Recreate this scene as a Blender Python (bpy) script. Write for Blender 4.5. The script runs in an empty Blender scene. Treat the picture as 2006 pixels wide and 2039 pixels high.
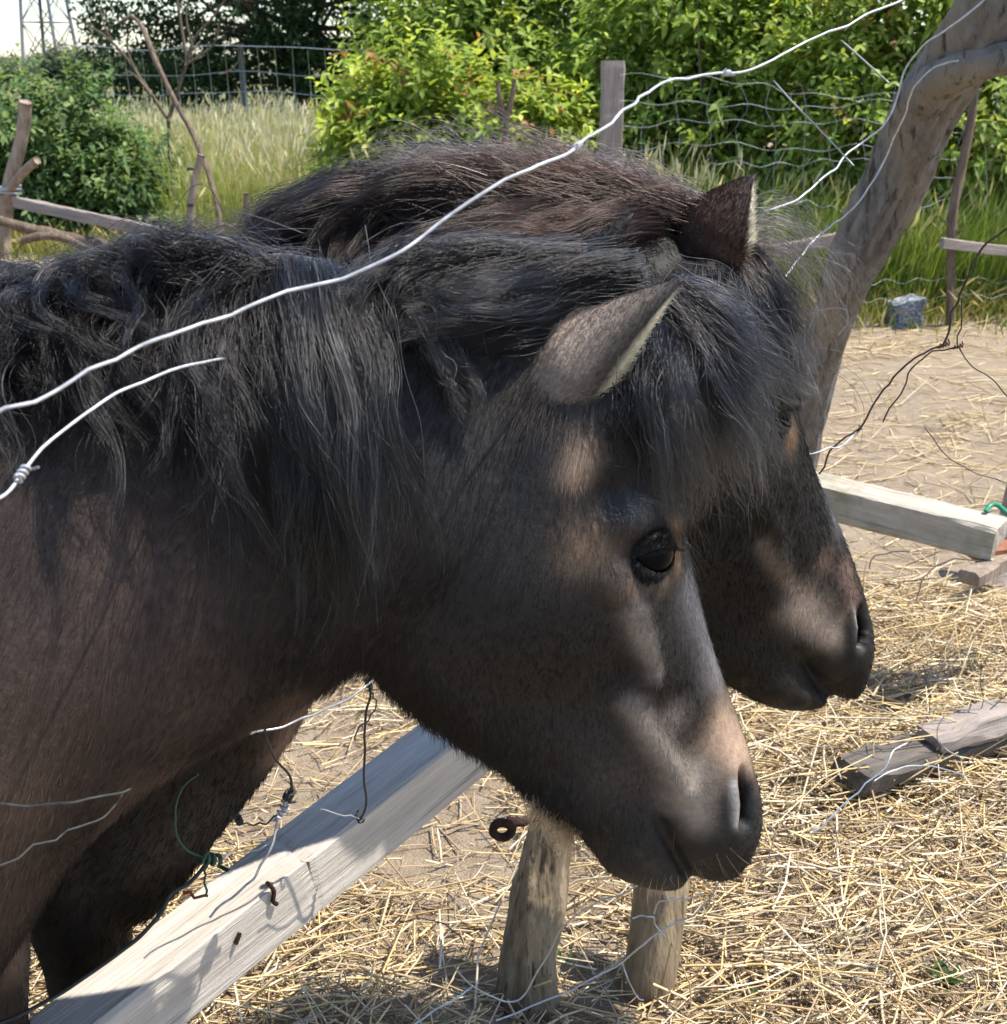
import bpy, bmesh, math, random
import numpy as np
from mathutils import Vector, Matrix
from mathutils.bvhtree import BVHTree

random.seed(7)
RNG = np.random.default_rng(7)
SC = bpy.context.scene
COL = SC.collection

# ------------------------------------------------------------------ camera
F = 2400.0; CX, CY = 1003.0, 1019.5; H = 1.40; PITCH = math.radians(20.8)
cam_d = bpy.data.cameras.new('camera'); cam = bpy.data.objects.new('camera', cam_d); COL.objects.link(cam)
cam.location = (0, 0, H); cam.rotation_euler = (math.pi/2 - PITCH, 0, 0)
cam_d.sensor_fit = 'VERTICAL'; cam_d.angle = 2*math.atan(1019.5/F)
cam_d.clip_start = 0.02; cam_d.clip_end = 2000
SC.camera = cam
cam_d.dof.use_dof = True; cam_d.dof.focus_distance = 1.3; cam_d.dof.aperture_fstop = 11

# ------------------------------------------------------------------ light
SUN_EL = math.radians(64); SUN_AZ = math.radians(90)      # azimuth from +Y (view direction) towards +X
w = bpy.data.worlds.new('World'); SC.world = w; w.use_nodes = True
nt = w.node_tree; bg = nt.nodes['Background']
sky = nt.nodes.new('ShaderNodeTexSky'); sky.sky_type = 'NISHITA'; sky.sun_disc = False
sky.sun_elevation = SUN_EL; sky.sun_rotation = SUN_AZ; sky.dust_density = .5; sky.air_density = 1.0; sky.ozone_density = 3; sky.altitude = 0
nt.links.new(sky.outputs[0], bg.inputs[0]); bg.inputs[1].default_value = 0.14
sun_d = bpy.data.lights.new('sun', 'SUN'); sun_d.energy = 4.3; sun_d.angle = math.radians(0.53); sun_d.color = (1.0, .95, .87)
sun = bpy.data.objects.new('sun', sun_d); COL.objects.link(sun)
sd = Vector((math.sin(SUN_AZ)*math.cos(SUN_EL), math.cos(SUN_AZ)*math.cos(SUN_EL), math.sin(SUN_EL)))
sun.rotation_euler = sd.to_track_quat('Z', 'Y').to_euler(); sun.location = sd*20
SC.view_settings.view_transform = 'Standard'; SC.view_settings.look = 'None'
SC.view_settings.exposure = 1.0; SC.view_settings.gamma = 1.0
SC.cycles.use_denoising = True
SC.cycles.max_bounces = 5; SC.cycles.diffuse_bounces = 3; SC.cycles.glossy_bounces = 2
SC.cycles.transmission_bounces = 4; SC.cycles.transparent_max_bounces = 8
SC.cycles.use_adaptive_sampling = True; SC.cycles.adaptive_threshold = 0.03
try:
    SC.cycles_curves.shape = 'RIBBONS'; SC.cycles_curves.subdivisions = 1
except Exception: pass

# ------------------------------------------------------------------ helpers: projection
FWD = np.array([0, math.cos(PITCH), -math.sin(PITCH)]); UP = np.array([0, math.sin(PITCH), math.cos(PITCH)])
CAMP = np.array([0, 0, H])
def ray(x, y): return FWD + np.array([1., 0, 0])*(x-CX)/F + UP*(CY-y)/F
def at_Y(x, y, Y):
    d = ray(x, y); return CAMP + d*(Y/d[1])
def at_Z(x, y, z=0.0):
    d = ray(x, y); return CAMP + d*((z-H)/d[2])
def proj(P):
    P = np.atleast_2d(P) - CAMP; dp = P@FWD
    return np.stack([CX + F*P[:, 0]/dp, CY - F*(P@UP)/dp], 1)

# ------------------------------------------------------------------ helpers: meshes
def put(o, parent=None):
    COL.objects.link(o)
    if parent is not None: o.parent = parent
    return o
def tag(o, label=None, cat=None, group=None, kind=None):
    if label: o['label'] = label
    if cat: o['category'] = cat
    if group: o['group'] = group
    if kind: o['kind'] = kind
    return o
def empty(name, loc=(0, 0, 0)):
    o = bpy.data.objects.new(name, None); o.empty_display_size = .05; o.location = loc
    return put(o)
def mesh_np(name, V, faces, mat=None, parent=None, col=None, smooth=True):
    """faces: int array (n,k) or a list of such arrays with different k. Verts are world coords; parent empties get compensated."""
    if not isinstance(faces, list): faces = [faces]
    faces = [np.asarray(f, dtype=np.int32) for f in faces if len(f)]
    me = bpy.data.meshes.new(name); V = np.asarray(V, dtype=np.float64)
    if parent is not None: V = V - np.array(parent_origin(parent))
    me.vertices.add(len(V)); me.vertices.foreach_set('co', V.astype(np.float32).ravel())
    nl = sum(f.size for f in faces); npoly = sum(len(f) for f in faces)
    me.loops.add(nl); me.polygons.add(npoly)
    me.loops.foreach_set('vertex_index', np.concatenate([f.ravel() for f in faces]))
    tot = np.concatenate([np.full(len(f), f.shape[1], dtype=np.int32) for f in faces])
    st = np.concatenate([[0], np.cumsum(tot)[:-1]]).astype(np.int32)
    me.polygons.foreach_set('loop_start', st); me.polygons.foreach_set('loop_total', tot)
    me.polygons.foreach_set('use_smooth', np.full(npoly, smooth, dtype=bool))
    me.update(calc_edges=True)
    if col is not None:
        a = me.attributes.new('col', 'FLOAT_COLOR', 'POINT')
        c = np.ones((len(V), 4), dtype=np.float32); c[:, :3] = col
        a.data.foreach_set('color', c.ravel())
    o = bpy.data.objects.new(name, me)
    if mat: me.materials.append(mat)
    return put(o, parent)
def parent_origin(p):
    v = Vector((0, 0, 0))
    while p is not None: v += p.location; p = p.parent
    return v
def catmull(P, n, closed=False):
    """sample n points on a Catmull-Rom through rows of P (any dimension), chord parametrised"""
    P = np.asarray(P, dtype=float)
    if len(P) == 2: return P[0] + np.linspace(0, 1, n)[:, None]*(P[1]-P[0])
    d = np.linalg.norm(np.diff(P[:, :3], axis=0), axis=1)**.6 + 1e-9
    t = np.concatenate([[0], np.cumsum(d)])
    m = np.zeros_like(P)
    m[1:-1] = ((P[1:-1]-P[:-2])/d[:-1, None]*d[1:, None] + (P[2:]-P[1:-1])/d[1:, None]*d[:-1, None])/(d[:-1]+d[1:])[:, None]
    m[0] = (P[1]-P[0])/d[0]*1.5 - m[1]*.5; m[-1] = (P[-1]-P[-2])/d[-1]*1.5 - m[-2]*.5
    u = np.linspace(0, t[-1], n); k = np.clip(np.searchsorted(t, u, side='right')-1, 0, len(d)-1)
    h = d[k]; x = ((u-t[k])/h)[:, None]; h = h[:, None]
    return (2*x**3-3*x**2+1)*P[k] + (x**3-2*x**2+x)*h*m[k] + (-2*x**3+3*x**2)*P[k+1] + (x**3-x**2)*h*m[k+1]
def frames(P):
    T = np.gradient(P, axis=0); T /= np.linalg.norm(T, axis=1)[:, None]+1e-12
    n = np.cross(T[0], [0, 0, 1.]); n = n if np.linalg.norm(n) > .1 else np.cross(T[0], [1., 0, 0]); n /= np.linalg.norm(n)
    N = [n]
    for i in range(1, len(P)):
        n = N[-1] - T[i]*np.dot(N[-1], T[i]); n /= np.linalg.norm(n)+1e-12; N.append(n)
    N = np.array(N); return T, N, np.cross(T, N)
def tube_geo(P, R, sides=8, rough=None):
    """P (n,3) polyline, R scalar/array. Returns verts, [quads, cap faces]. rough(i_ring, j_side)->multiplier array (n,sides)"""
    P = np.asarray(P, float); n = len(P); R = np.broadcast_to(np.asarray(R, float), (n,)).copy()
    T, N, B = frames(P); a = np.linspace(0, 2*np.pi, sides, endpoint=False)
    rr = R[:, None]*np.ones((n, sides))
    if rough is not None: rr = rr*rough
    V = P[:, None, :] + rr[..., None]*(np.cos(a)[None, :, None]*N[:, None, :] + np.sin(a)[None, :, None]*B[:, None, :])
    V = V.reshape(-1, 3)
    i = np.arange(n-1)[:, None]*sides; j = np.arange(sides)[None, :]; j2 = (j+1) % sides
    Q = np.stack([i+j, i+sides+j, i+sides+j2, i+j2], -1).reshape(-1, 4)[:, ::-1]
    caps = [np.arange(sides)[None, ::-1][:, ::-1], np.arange((n-1)*sides, n*sides)[None, ::-1]]
    return V, [Q, np.concatenate(caps)]
def join_geo(parts):
    V = []; by = {}; off = 0
    for v, fs in parts:
        for f in fs: by.setdefault(f.shape[1], []).append(np.asarray(f)+off)
        V.append(v); off += len(v)
    return np.concatenate(V), [np.concatenate(b) for b in by.values()]
def tube(name, P, R, mat, parent=None, sides=8, n=None, rough=None, col=None):
    if n: 
        Q = catmull(np.c_[P, np.broadcast_to(R, (len(P),))] if np.ndim(R) else np.asarray(P), n)
        if np.ndim(R): P, R = Q[:, :3], Q[:, 3]
        else: P = Q
    V, fs = tube_geo(P, R, sides, rough)
    return mesh_np(name, V, fs, mat, parent, col)
def ring_noise(n, sides, amp, fu=.5, fv=.4, seed=0):
    r = np.random.default_rng(seed); out = np.zeros((n, sides)); a = np.linspace(0, 2*np.pi, sides, endpoint=False)
    for k in range(14):
        m = r.integers(1, 7); ph = r.uniform(0, 6.28); q = r.normal()*fu; p2 = r.uniform(0, 6.28)
        out += np.sin(m*a[None, :]+ph + q*np.arange(n)[:, None]*fv)*np.cos(r.normal()*.25*np.arange(n)[:, None]+p2)/(1+.35*m)
    return 1 + amp*out/1.6
def vnoise(P, seed=0):
    P = np.asarray(P, float); i = np.floor(P).astype(np.int64); f = P-i; f = f*f*(3-2*f); out = 0
    for a in (0, 1):
        for b_ in (0, 1):
            for c_ in (0, 1):
                h = (i[..., 0]+a)*374761393 + (i[..., 1]+b_)*668265263 + (i[..., 2]+c_)*2147483647 + seed*1274126177
                h = (h ^ (h >> 13))*1274126177; h = (h ^ (h >> 16)) & 0xffff
                wt = (f[..., 0] if a else 1-f[..., 0])*(f[..., 1] if b_ else 1-f[..., 1])*(f[..., 2] if c_ else 1-f[..., 2]); out = out + wt*(h/65535.*2-1)
    return out
def wood_rough(n, sides, L, rad, amp, seed, fu=9., groove=.12, ng=7):
    """radius multipliers for a weathered round timber: lumps, long fibres and wandering cracks"""
    r = np.random.default_rng(seed); u = np.linspace(0, L, n)[:, None]; a = np.linspace(0, 2*np.pi, sides, endpoint=False)[None]
    X, Y = np.cos(a)+0*u, np.sin(a)+0*u; out = 1 + amp*vnoise(np.stack([X*1.3, Y*1.3, u*fu*.55+0*a], -1), seed) + amp*.55*vnoise(np.stack([X*3.2, Y*3.2, u*fu*1.2+0*a], -1), seed+1) + amp*.4*vnoise(np.stack([X*9, Y*9, u*fu*.9+0*a], -1), seed+2) + amp*.22*vnoise(np.stack([X*14, Y*14, u*fu*6+0*a], -1), seed+3)
    for k in range(ng):
        a0 = r.uniform(0, 6.28) + .5*vnoise(np.concatenate([u*fu*.35, 0*u+k*3.1, 0*u], 1), seed+9)[:, None]; c0, l0 = r.uniform(0, L), r.uniform(.15, .5)*L
        d = (a-a0+np.pi) % (2*np.pi)-np.pi; out = out - groove*r.uniform(.5, 1.2)*np.exp(-(d/r.uniform(.05, .11))**2)*np.exp(-((u-c0)/l0)**4)
    return out
def box_between(name, A, B, up_pts, wid, hei, mat, parent=None, seg=14, jitter=.002, bev=.004, seed=1, taper=1.0):
    """a squared timber whose top-near edge runs A->B; width goes along `side`, height down"""
    A = np.array(A, float); B = np.array(B, float); ax = (B-A)/np.linalg.norm(B-A)
    side = np.cross(ax, [0, 0, 1.]) if abs(ax[2]) < .9 else np.cross(np.cross(ax, up_pts), [0, 0, 0]) + np.array([1., 0, 0]); side /= np.linalg.norm(side)
    if np.dot(side, up_pts) < 0: side = -side
    dn = np.cross(ax, side); dn = dn if (dn[2] < 0 if abs(ax[2]) < .9 else dn[1] > 0) else -dn
    r = np.random.default_rng(seed); L = np.linalg.norm(B-A)
    prof = []
    for (u, v) in ((bev, 0), (wid-bev, 0), (wid, bev), (wid, hei-bev), (wid-bev, hei), (bev, hei), (0, hei-bev), (0, bev)): prof.append((u, v))
    seg = max(seg*4, 28); prof = np.array(prof); V = []
    ts = np.linspace(0, 1, seg)
    for i, t in enumerate(ts):
        s = 1 + (taper-1)*t; q = np.array([[t*L*7, k*2.7, seed*1.7] for k in range(8)]); q2 = q*[5., 1, 1]
        jt = np.stack([vnoise(q, 1)+.45*vnoise(q2, 3), vnoise(q, 2)+.45*vnoise(q2, 4)], 1)*jitter*1.8
        endw = .006 if i in (0, seg-1) else 0
        for k in range(8):
            u, v = prof[k]*s + jt[k]
            if endw: u += (wid/2-u)*.04; v += (hei/2-v)*.04
            V.append(A + ax*L*t + side*u + dn*v + ax*(r.normal(0, endw*.5)))
    V = np.array(V); i = np.arange(seg-1)[:, None]*8; j = np.arange(8)[None, :]; j2 = (j+1) % 8
    Q = np.stack([i+j, i+8+j, i+8+j2, i+j2], -1).reshape(-1, 4)
    caps = np.concatenate([np.arange(8)[None, ::-1][:, ::-1], np.arange((seg-1)*8, seg*8)[None, ::-1]])
    if np.dot(np.cross(V[8]-V[0], V[1]-V[0]), side*wid/2+dn*hei/2-(V[0]-A)) > 0: Q = Q[:, ::-1]; caps = caps[:, ::-1]
    # local frame so the grain follows the timber
    M = np.stack([ax, side, -dn], 1); Vl = (V-A)@M
    o = mesh_np(name, Vl, [Q, caps], mat, None, smooth=False)
    mw = Matrix([[M[r_, c] for c in range(3)]+[A[r_]] for r_ in range(3)]+[[0, 0, 0, 1]])
    o.parent = parent
    if parent is not None: mw = Matrix.Translation(-parent_origin(parent)) @ mw
    o.matrix_local = mw
    return o

# ------------------------------------------------------------------ helpers: materials
def newmat(name):
    m = bpy.data.materials.new(name); m.use_nodes = True
    return m, m.node_tree, m.node_tree.nodes['Principled BSDF']
def node(t, kind, **kw):
    n = t.nodes.new(kind)
    for k, v in kw.items(): setattr(n, k, v)
    return n
def ramp(t, fac, stops):
    r = t.nodes.new('ShaderNodeValToRGB'); e = r.color_ramp.elements
    while len(e) < len(stops): e.new(.5)
    for i, (p, c) in enumerate(stops): e[i].position = p; e[i].color = (*c, 1)
    t.links.new(fac, r.inputs[0]); return r.outputs[0]
def noise(t, scale, detail=6, rough=.6, vec=None, sc3=None):
    n = t.nodes.new('ShaderNodeTexNoise'); n.inputs['Scale'].default_value = scale
    n.inputs['Detail'].default_value = detail; n.inputs['Roughness'].default_value = rough
    if vec is None: vec = t.nodes.new('ShaderNodeTexCoord').outputs['Object']
    if sc3:
        mp = t.nodes.new('ShaderNodeMapping'); mp.inputs['Scale'].default_value = sc3
        t.links.new(vec, mp.inputs[0]); vec = mp.outputs[0]
    t.links.new(vec, n.inputs['Vector']); return n.outputs['Fac']
def mixc(t, a, b, fac, mode='MIX'):
    m = t.nodes.new('ShaderNodeMix'); m.data_type = 'RGBA'; m.blend_type = mode
    for s, v in ((m.inputs[6], a), (m.inputs[7], b), (m.inputs[0], fac)):
        if hasattr(v, 'links'): t.links.new(v, s)
        elif isinstance(v, (int, float)): s.default_value = v
        else: s.default_value = (*v, 1)
    return m.outputs[2]
def bump(t, b, h, dist=.003, strength=1.0):
    n = t.nodes.new('ShaderNodeBump'); n.inputs['Distance'].default_value = dist; n.inputs['Strength'].default_value = strength
    t.links.new(h, n.inputs['Height']); t.links.new(n.outputs[0], b.inputs['Normal'])
def mat_wood(name, dark, light, scale=1.0, rough=.85, crack=.5, stain=None, axis=0):
    m, t, b = newmat(name)
    rot = lambda s: s if axis == 0 else (s[1], s[2], s[0]*1.4)
    g = noise(t, 30*scale, 8, .7, sc3=rot((.07, 1, 1))); g2 = noise(t, 7*scale, 4, .6, sc3=rot((.25, 1, 1))); g3 = noise(t, 85*scale, 5, .65, sc3=rot((.035, 1, 1)))
    c = ramp(t, g, [(.34, dark), (.62, light)])
    c = mixc(t, c, dark, ramp(t, g2, [(.52, (0, 0, 0)), (.75, (.7, .7, .7))]))
    c = mixc(t, c, tuple(x*.22 for x in dark), ramp(t, g3, [(.56, (0, 0, 0)), (.68, (crack, crack, crack))]))
    if stain: c = mixc(t, c, stain, ramp(t, noise(t, 4, 5, .7), [(.5, (0, 0, 0)), (.68, (.8, .8, .8))]))
    t.links.new(c, b.inputs['Base Color']); b.inputs['Roughness'].default_value = rough
    b.inputs['Specular IOR Level'].default_value = .25
    ad = node(t, 'ShaderNodeMath', operation='ADD'); t.links.new(g, ad.inputs[0]); t.links.new(g3, ad.inputs[1])
    bump(t, b, ad.outputs[0], .006, .9)
    return m
def mat_plain(name, c, rough=.6, metal=0.0, var=.25, scale=40, spec=.4):
    m, t, b = newmat(name)
    col = ramp(t, noise(t, scale, 5, .6), [(.3, tuple(x*(1-var) for x in c)), (.7, tuple(min(1, x*(1+var)) for x in c))])
    t.links.new(col, b.inputs['Base Color']); b.inputs['Roughness'].default_value = rough; b.inputs['Metallic'].default_value = metal
    b.inputs['Specular IOR Level'].default_value = spec
    return m
def mat_leaf(name, trans=.35, rough=.42):
    m, t, b = newmat(name)
    a = node(t, 'ShaderNodeAttribute', attribute_name='col')
    t.links.new(a.outputs['Color'], b.inputs['Base Color']); b.inputs['Roughness'].default_value = rough
    b.inputs['Specular IOR Level'].default_value = .3
    tr = node(t, 'ShaderNodeBsdfTranslucent')
    tc = mixc(t, a.outputs['Color'], (1.3, 1.2, .5), .6, 'MULTIPLY')
    t.links.new(tc, tr.inputs[0])
    mx = node(t, 'ShaderNodeMixShader'); mx.inputs[0].default_value = trans
    t.links.new(b.outputs[0], mx.inputs[1]); t.links.new(tr.outputs[0], mx.inputs[2])
    t.links.new(mx.outputs[0], t.nodes['Material Output'].inputs['Surface'])
    return m
M_LEAF = mat_leaf('leaf', .5, .58); M_GRASS = mat_leaf('grass', .4, .5)
M_BARK = mat_wood('bark', (.075, .06, .048), (.2, .165, .13), 1.2, .9, .7)

# ------------------------------------------------------------------ ground
def gz(x, y):
    x = np.asarray(x, float); y = np.asarray(y, float)
    nz = vnoise(np.stack([x*5.5, y*5.5, 0*x], -1), 5)*.011 + vnoise(np.stack([x*13, y*13, 0*x], -1), 6)*.006
    return nz*np.clip(1.6-np.abs(y-2.4)/5, 0, 1) + (.012*np.sin(x*2.1+1.3)*np.cos(y*1.7) + .008*np.sin(x*5.3+y*3.1) + .005*np.sin(x*9.7-y*7.9+2.)) * np.clip(1.2-np.abs(y-3)/30, .3, 1)
gx = np.concatenate([np.linspace(-400, -6, 30), np.linspace(-5.9, 7.9, 240), np.linspace(8, 400, 30)])
gy = np.concatenate([np.linspace(-60, -2, 12), np.linspace(-1.9, 9, 190), np.linspace(9.2, 30, 40), np.linspace(33, 900, 30)])
GX, GY = np.meshgrid(gx, gy); GZ = gz(GX, GY); GZ[np.abs(GX) > 30] = 0; GZ[GY > 40] = 0
V = np.stack([GX.ravel(), GY.ravel(), GZ.ravel()], 1); nx, ny = len(gx), len(gy)
i = (np.arange(ny-1)[:, None]*nx + np.arange(nx-1)[None, :]).ravel()
m, t, b = newmat('soil')
n1 = noise(t, 1.3, 8, .65); n2 = noise(t, 24, 8, .7); n3 = noise(t, 140, 4, .7); n4 = noise(t, .35, 3, .5)
c = ramp(t, n2, [(.25, (.20, .145, .095)), (.5, (.33, .252, .175)), (.75, (.45, .36, .26))])
c = mixc(t, c, (.42, .335, .235), ramp(t, n1, [(.4, (0, 0, 0)), (.7, (.7, .7, .7))]))
c = mixc(t, c, (.14, .09, .055), ramp(t, n3, [(.63, (0, 0, 0)), (.72, (.7, .7, .7))]))
t.links.new(c, b.inputs['Base Color']); b.inputs['Roughness'].default_value = .95; b.inputs['Specular IOR Level'].default_value = .15
ad = node(t, 'ShaderNodeMath', operation='ADD'); t.links.new(n2, ad.inputs[0]); t.links.new(n3, ad.inputs[1]); bump(t, b, ad.outputs[0], .02, .8)
ground = mesh_np('ground', V, np.stack([i, i+1, i+1+nx, i+nx], 1), m)
tag(ground, kind='structure')

# ------------------------------------------------------------------ strips (straw, grass blades) built in bulk
def strips(P0, D, L, W, bend, nseg, side=None, tri=False, wprof=None, r=RNG):
    """blades: base P0 (n,3), unit direction D, length L, half width W, bend vector (n,3) added quadratically"""
    n = len(P0); u = np.linspace(0, 1, nseg+1)
    C = P0[:, None, :] + D[:, None, :]*(L[:, None]*u)[..., None] + bend[:, None, :]*(u**2)[None, :, None]
    if side is None:
        side = np.cross(D, r.normal(size=(n, 3))); side /= np.linalg.norm(side, axis=1)[:, None]+1e-9
    wp = (1-.93*u**1.5) if wprof is None else wprof(u)
    ww = W[:, None]*wp[None, :]
    if not tri:
        V = np.stack([C-side[:, None, :]*ww[..., None], C+side[:, None, :]*ww[..., None]], 2).reshape(-1, 3); k = 2
        base = (np.arange(n)*(nseg+1)*2)[:, None] + (np.arange(nseg)*2)[None, :]; base = base.ravel()
        Fc = np.stack([base, base+1, base+3, base+2], 1)
    else:
        s2 = np.cross(D, side); k = 3; rings = []
        for q in range(3):
            a = q*2.0944
            rings.append(C + (side[:, None, :]*math.cos(a)+s2[:, None, :]*math.sin(a))*ww[..., None])
        V = np.stack(rings, 2).reshape(-1, 3)
        base = ((np.arange(n)*(nseg+1)*3)[:, None] + (np.arange(nseg)*3)[None, :]).ravel()
        Fc = np.concatenate([np.stack([base+q, base+(q+1) % 3, base+3+(q+1) % 3, base+3+q], 1) for q in range(3)])
    return V, Fc, k*(nseg+1)
# ------------------------------------------------------------------ meadow ground and grass
def edge_y(x): return np.where(x > .2, 6.78, 6.78 + np.clip((.2-x)/2.2, 0, 1)*2.3)
mx = np.concatenate([np.linspace(-300, -9, 16), np.linspace(-8.8, 9, 90), np.linspace(10, 300, 16)])
rows = []
for f in np.concatenate([np.linspace(0, 10, 24), np.linspace(11, 60, 12), np.linspace(80, 700, 8)]):
    rows.append(np.stack([mx, edge_y(mx)+f + (.12*np.sin(mx*3.1)+.08*np.sin(mx*7.7))*(f < 1), gz(mx, edge_y(mx)+f)*(np.abs(mx) < 30)*(f < 30)+.006], 1))
V = np.concatenate(rows); nx = len(mx); i = (np.arange(len(rows)-1)[:, None]*nx + np.arange(nx-1)[None, :]).ravel()
m, t, b = newmat('meadow_soil')
c = ramp(t, noise(t, 3, 8, .7), [(.3, (.10, .11, .03)), (.55, (.15, .15, .05)), (.75, (.22, .18, .08))])
t.links.new(c, b.inputs['Base Color']); b.inputs['Roughness'].default_value = .95
tag(mesh_np('meadow', V, np.stack([i, i+1, i+1+nx, i+nx], 1), m), kind='structure')

def grass_patch(name, n, fx, fy, hmin, hmax, cols, label, wid=.0028, head=.35, headcol=(.6, .54, .36), lean=.14, nseg=3):
    r = np.random.default_rng(hash(name) % 1000 if False else len(name)*31+n % 97)
    x = fx(r, n); y = fy(r, n, x); z = gz(x, y)
    clump = .5+.3*np.sin(x*4.1+1)*np.sin(y*3.3)*np.sin(x*1.3+y*1.9)+.3*np.sin(x*7.3+2*np.sin(y*2.1))*np.sin(x*2.9+.5)
    h = (hmin+(hmax-hmin)*r.beta(2.2, 1.8, n))*(.78+.3*clump)
    D = np.stack([r.normal(0, .13, n)+.04, r.normal(0, .13, n), np.ones(n)], 1); D /= np.linalg.norm(D, axis=1)[:, None]
    bd = np.stack([r.normal(.05, lean, n)*h, r.normal(0, lean, n)*h, -np.abs(r.normal(0, .12, n))*h], 1)
    ishead = r.random(n) < head
    V, Fc, k = strips(np.stack([x, y, z], 1), D, h, np.full(n, wid)*r.uniform(.6, 1.5, n)*np.where(ishead, .6, 1.2), bd, nseg, r=r)
    ci = r.integers(0, len(cols), n); base = np.array(cols)[ci]*r.uniform(.75, 1.25, n)[:, None]
    u = np.repeat(np.linspace(0, 1, nseg+1), 2)[None, :, None]
    top = np.where(ishead[:, None], np.array(headcol)*r.uniform(.8, 1.25, n)[:, None], base*np.array([1.15, 1.1, 1.0]))
    C = base[:, None, :]*(1-u**1.6) + top[:, None, :]*u**1.6
    parts = [(V, [Fc])]; CC = [C.reshape(-1, 3)]
    hi = np.where(ishead)[0]
    if len(hi):      # feathery seed heads
        tip = np.stack([x, y, z], 1)[hi] + D[hi]*h[hi][:, None] + bd[hi]
        d2 = D[hi] + bd[hi]/h[hi][:, None]*1.6; d2 /= np.linalg.norm(d2, axis=1)[:, None]
        l2 = r.uniform(.06, .16, len(hi))
        V2, F2, k2 = strips(tip-d2*(l2*.5)[:, None], d2, l2, np.full(len(hi), wid*1.7)*r.uniform(.6, 1.4, len(hi)), np.zeros((len(hi), 3)), 2, wprof=lambda u: np.array([.25, 1, .1]), r=r)
        parts.append((V2, [F2])); CC.append(np.repeat(np.array(headcol)*r.uniform(.85, 1.3, len(hi))[:, None], k2, 0))
    V, fs = join_geo(parts)
    o = mesh_np(name, V, fs, M_GRASS, None, np.concatenate(CC)); tag(o, label, 'grass', kind='stuff'); return o
G1 = [(.3, .35, .075), (.38, .4, .11), (.23, .31, .06), (.44, .43, .17)]
grass_patch('tall_grass', 34000, lambda r, n: r.uniform(-7.5, 1.2, n), lambda r, n, x: np.where(x < -2.55, 11.6+r.random(n)*5, edge_y(x)+.35+r.random(n)**1.3*6.5), .45, 1.02, G1,
            'tall pale seeding grass between the bushes behind the paddock', .0042, .45)
grass_patch('verge_grass', 24000, lambda r, n: r.uniform(-.6, 6.5, n), lambda r, n, x: 6.9+r.random(n)**1.4*1.9, .3, .95, [(.14, .22, .035), (.19, .27, .045), (.25, .32, .06), (.1, .16, .03)],
            'green uncut grass along the paddock edge below the bushes', .0036, .16, (.36, .34, .19), .2)
grass_patch('low_grass', 14000, lambda r, n: r.uniform(-6.5, 6.5, n), lambda r, n, x: edge_y(x)+r.normal(.12, .22, n), .05, .26, [(.12, .17, .03), (.2, .22, .05), (.3, .26, .1)],
            'short grass and weeds fringing the bare paddock soil', .0036, .1, (.4, .33, .16), .5, 2)

# ------------------------------------------------------------------ straw
def straw_layer(name, n, xr, yr, dens, lr, wr, cols, lift, tilt, label, seed):
    r = np.random.default_rng(seed)
    x = r.uniform(*xr, n*4); y = r.uniform(*yr, n*4); d = dens(x, y); keep = np.where(r.random(n*4) < d)[0][:n]
    x, y, d = x[keep], y[keep], d[keep]; n = len(x)
    yaw = r.uniform(0, 2*np.pi, n); yaw = np.where(r.random(n) < .45, r.normal(.15, .5, n), yaw)
    tl = np.abs(r.normal(0, tilt, n))*np.sign(r.normal(size=n)); tl = np.where(r.random(n) < .06, r.uniform(.25, 1.0, n), tl)
    D = np.stack([np.cos(yaw)*np.cos(tl), np.sin(yaw)*np.cos(tl), np.sin(tl)], 1)
    L = r.uniform(*lr, n)*r.uniform(.35, 1, n); Wd = r.uniform(*wr, n)
    z = gz(x, y) + r.random(n)*lift*d + .002 + np.abs(np.sin(tl))*L*.35
    bd = np.stack([r.normal(0, .2, n)*L, r.normal(0, .2, n)*L, r.normal(-.02, .08, n)*L], 1)
    P0 = np.stack([x, y, z], 1) - D*(L*.5)[:, None]
    bd = bd*np.where(r.random(n) < .25, 2.2, 1.)[:, None]
    V, Fc, k = strips(P0, D, L, Wd, bd, 2, tri=True, wprof=lambda u: np.array([1, 1, .8]), r=r)
    V[:, 2] = np.maximum(V[:, 2], gz(V[:, 0], V[:, 1])+.0006)
    c = np.array(cols)[r.choice(len(cols), n, p=None)]*r.uniform(.7, 1.2, n)[:, None]
    o = mesh_np(name, V, [Fc], M_STRAW, None, np.repeat(c, k, 0), smooth=True); tag(o, label, 'straw', kind='stuff'); return o
M_STRAW, t, b = newmat('straw')
a = node(t, 'ShaderNodeAttribute', attribute_name='col')
t.links.new(mixc(t, a.outputs['Color'], (.45, .4, .3), ramp(t, noise(t, 60, 3), [(.5, (0, 0, 0)), (.8, (.6, .6, .6))]), 'MULTIPLY'), b.inputs['Base Color'])
b.inputs['Roughness'].default_value = .38; b.inputs['Specular IOR Level'].default_value = .55
SC1 = [(.7, .51, .24), (.78, .6, .33), (.64, .45, .2), (.82, .69, .45), (.54, .385, .2), (.4, .29, .17), (.74, .62, .43), (.6, .45, .26), (.3, .22, .13)]
def patch(x, y): return .5+.5*np.sin(x*3.7+y*2.1+.7)*np.sin(y*4.3-x*1.6+.4)+.25*np.sin(x*9.1+y*6.7)
def dn_near(x, y):
    d = np.clip(1.25-np.abs(y-1.9)*.25, 0, 1)*np.clip(.45+.55*patch(x, y)+.3*(x > .35), 0, 1)
    bare = (x < .02)*(y > 1.72+(.1-x)*.25)
    return np.where(bare, .16+.14*patch(x, y), d)*np.clip(1.4-(y-2.4)*1.1, .12, 1)
straw_layer('straw', 17000, (-1.6, 2.2), (.9, 3.1), dn_near, (.05, .24), (.0011, .0026), SC1, .05, .12, 'golden loose straw strewn over the paddock soil by the posts', 3)
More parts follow.
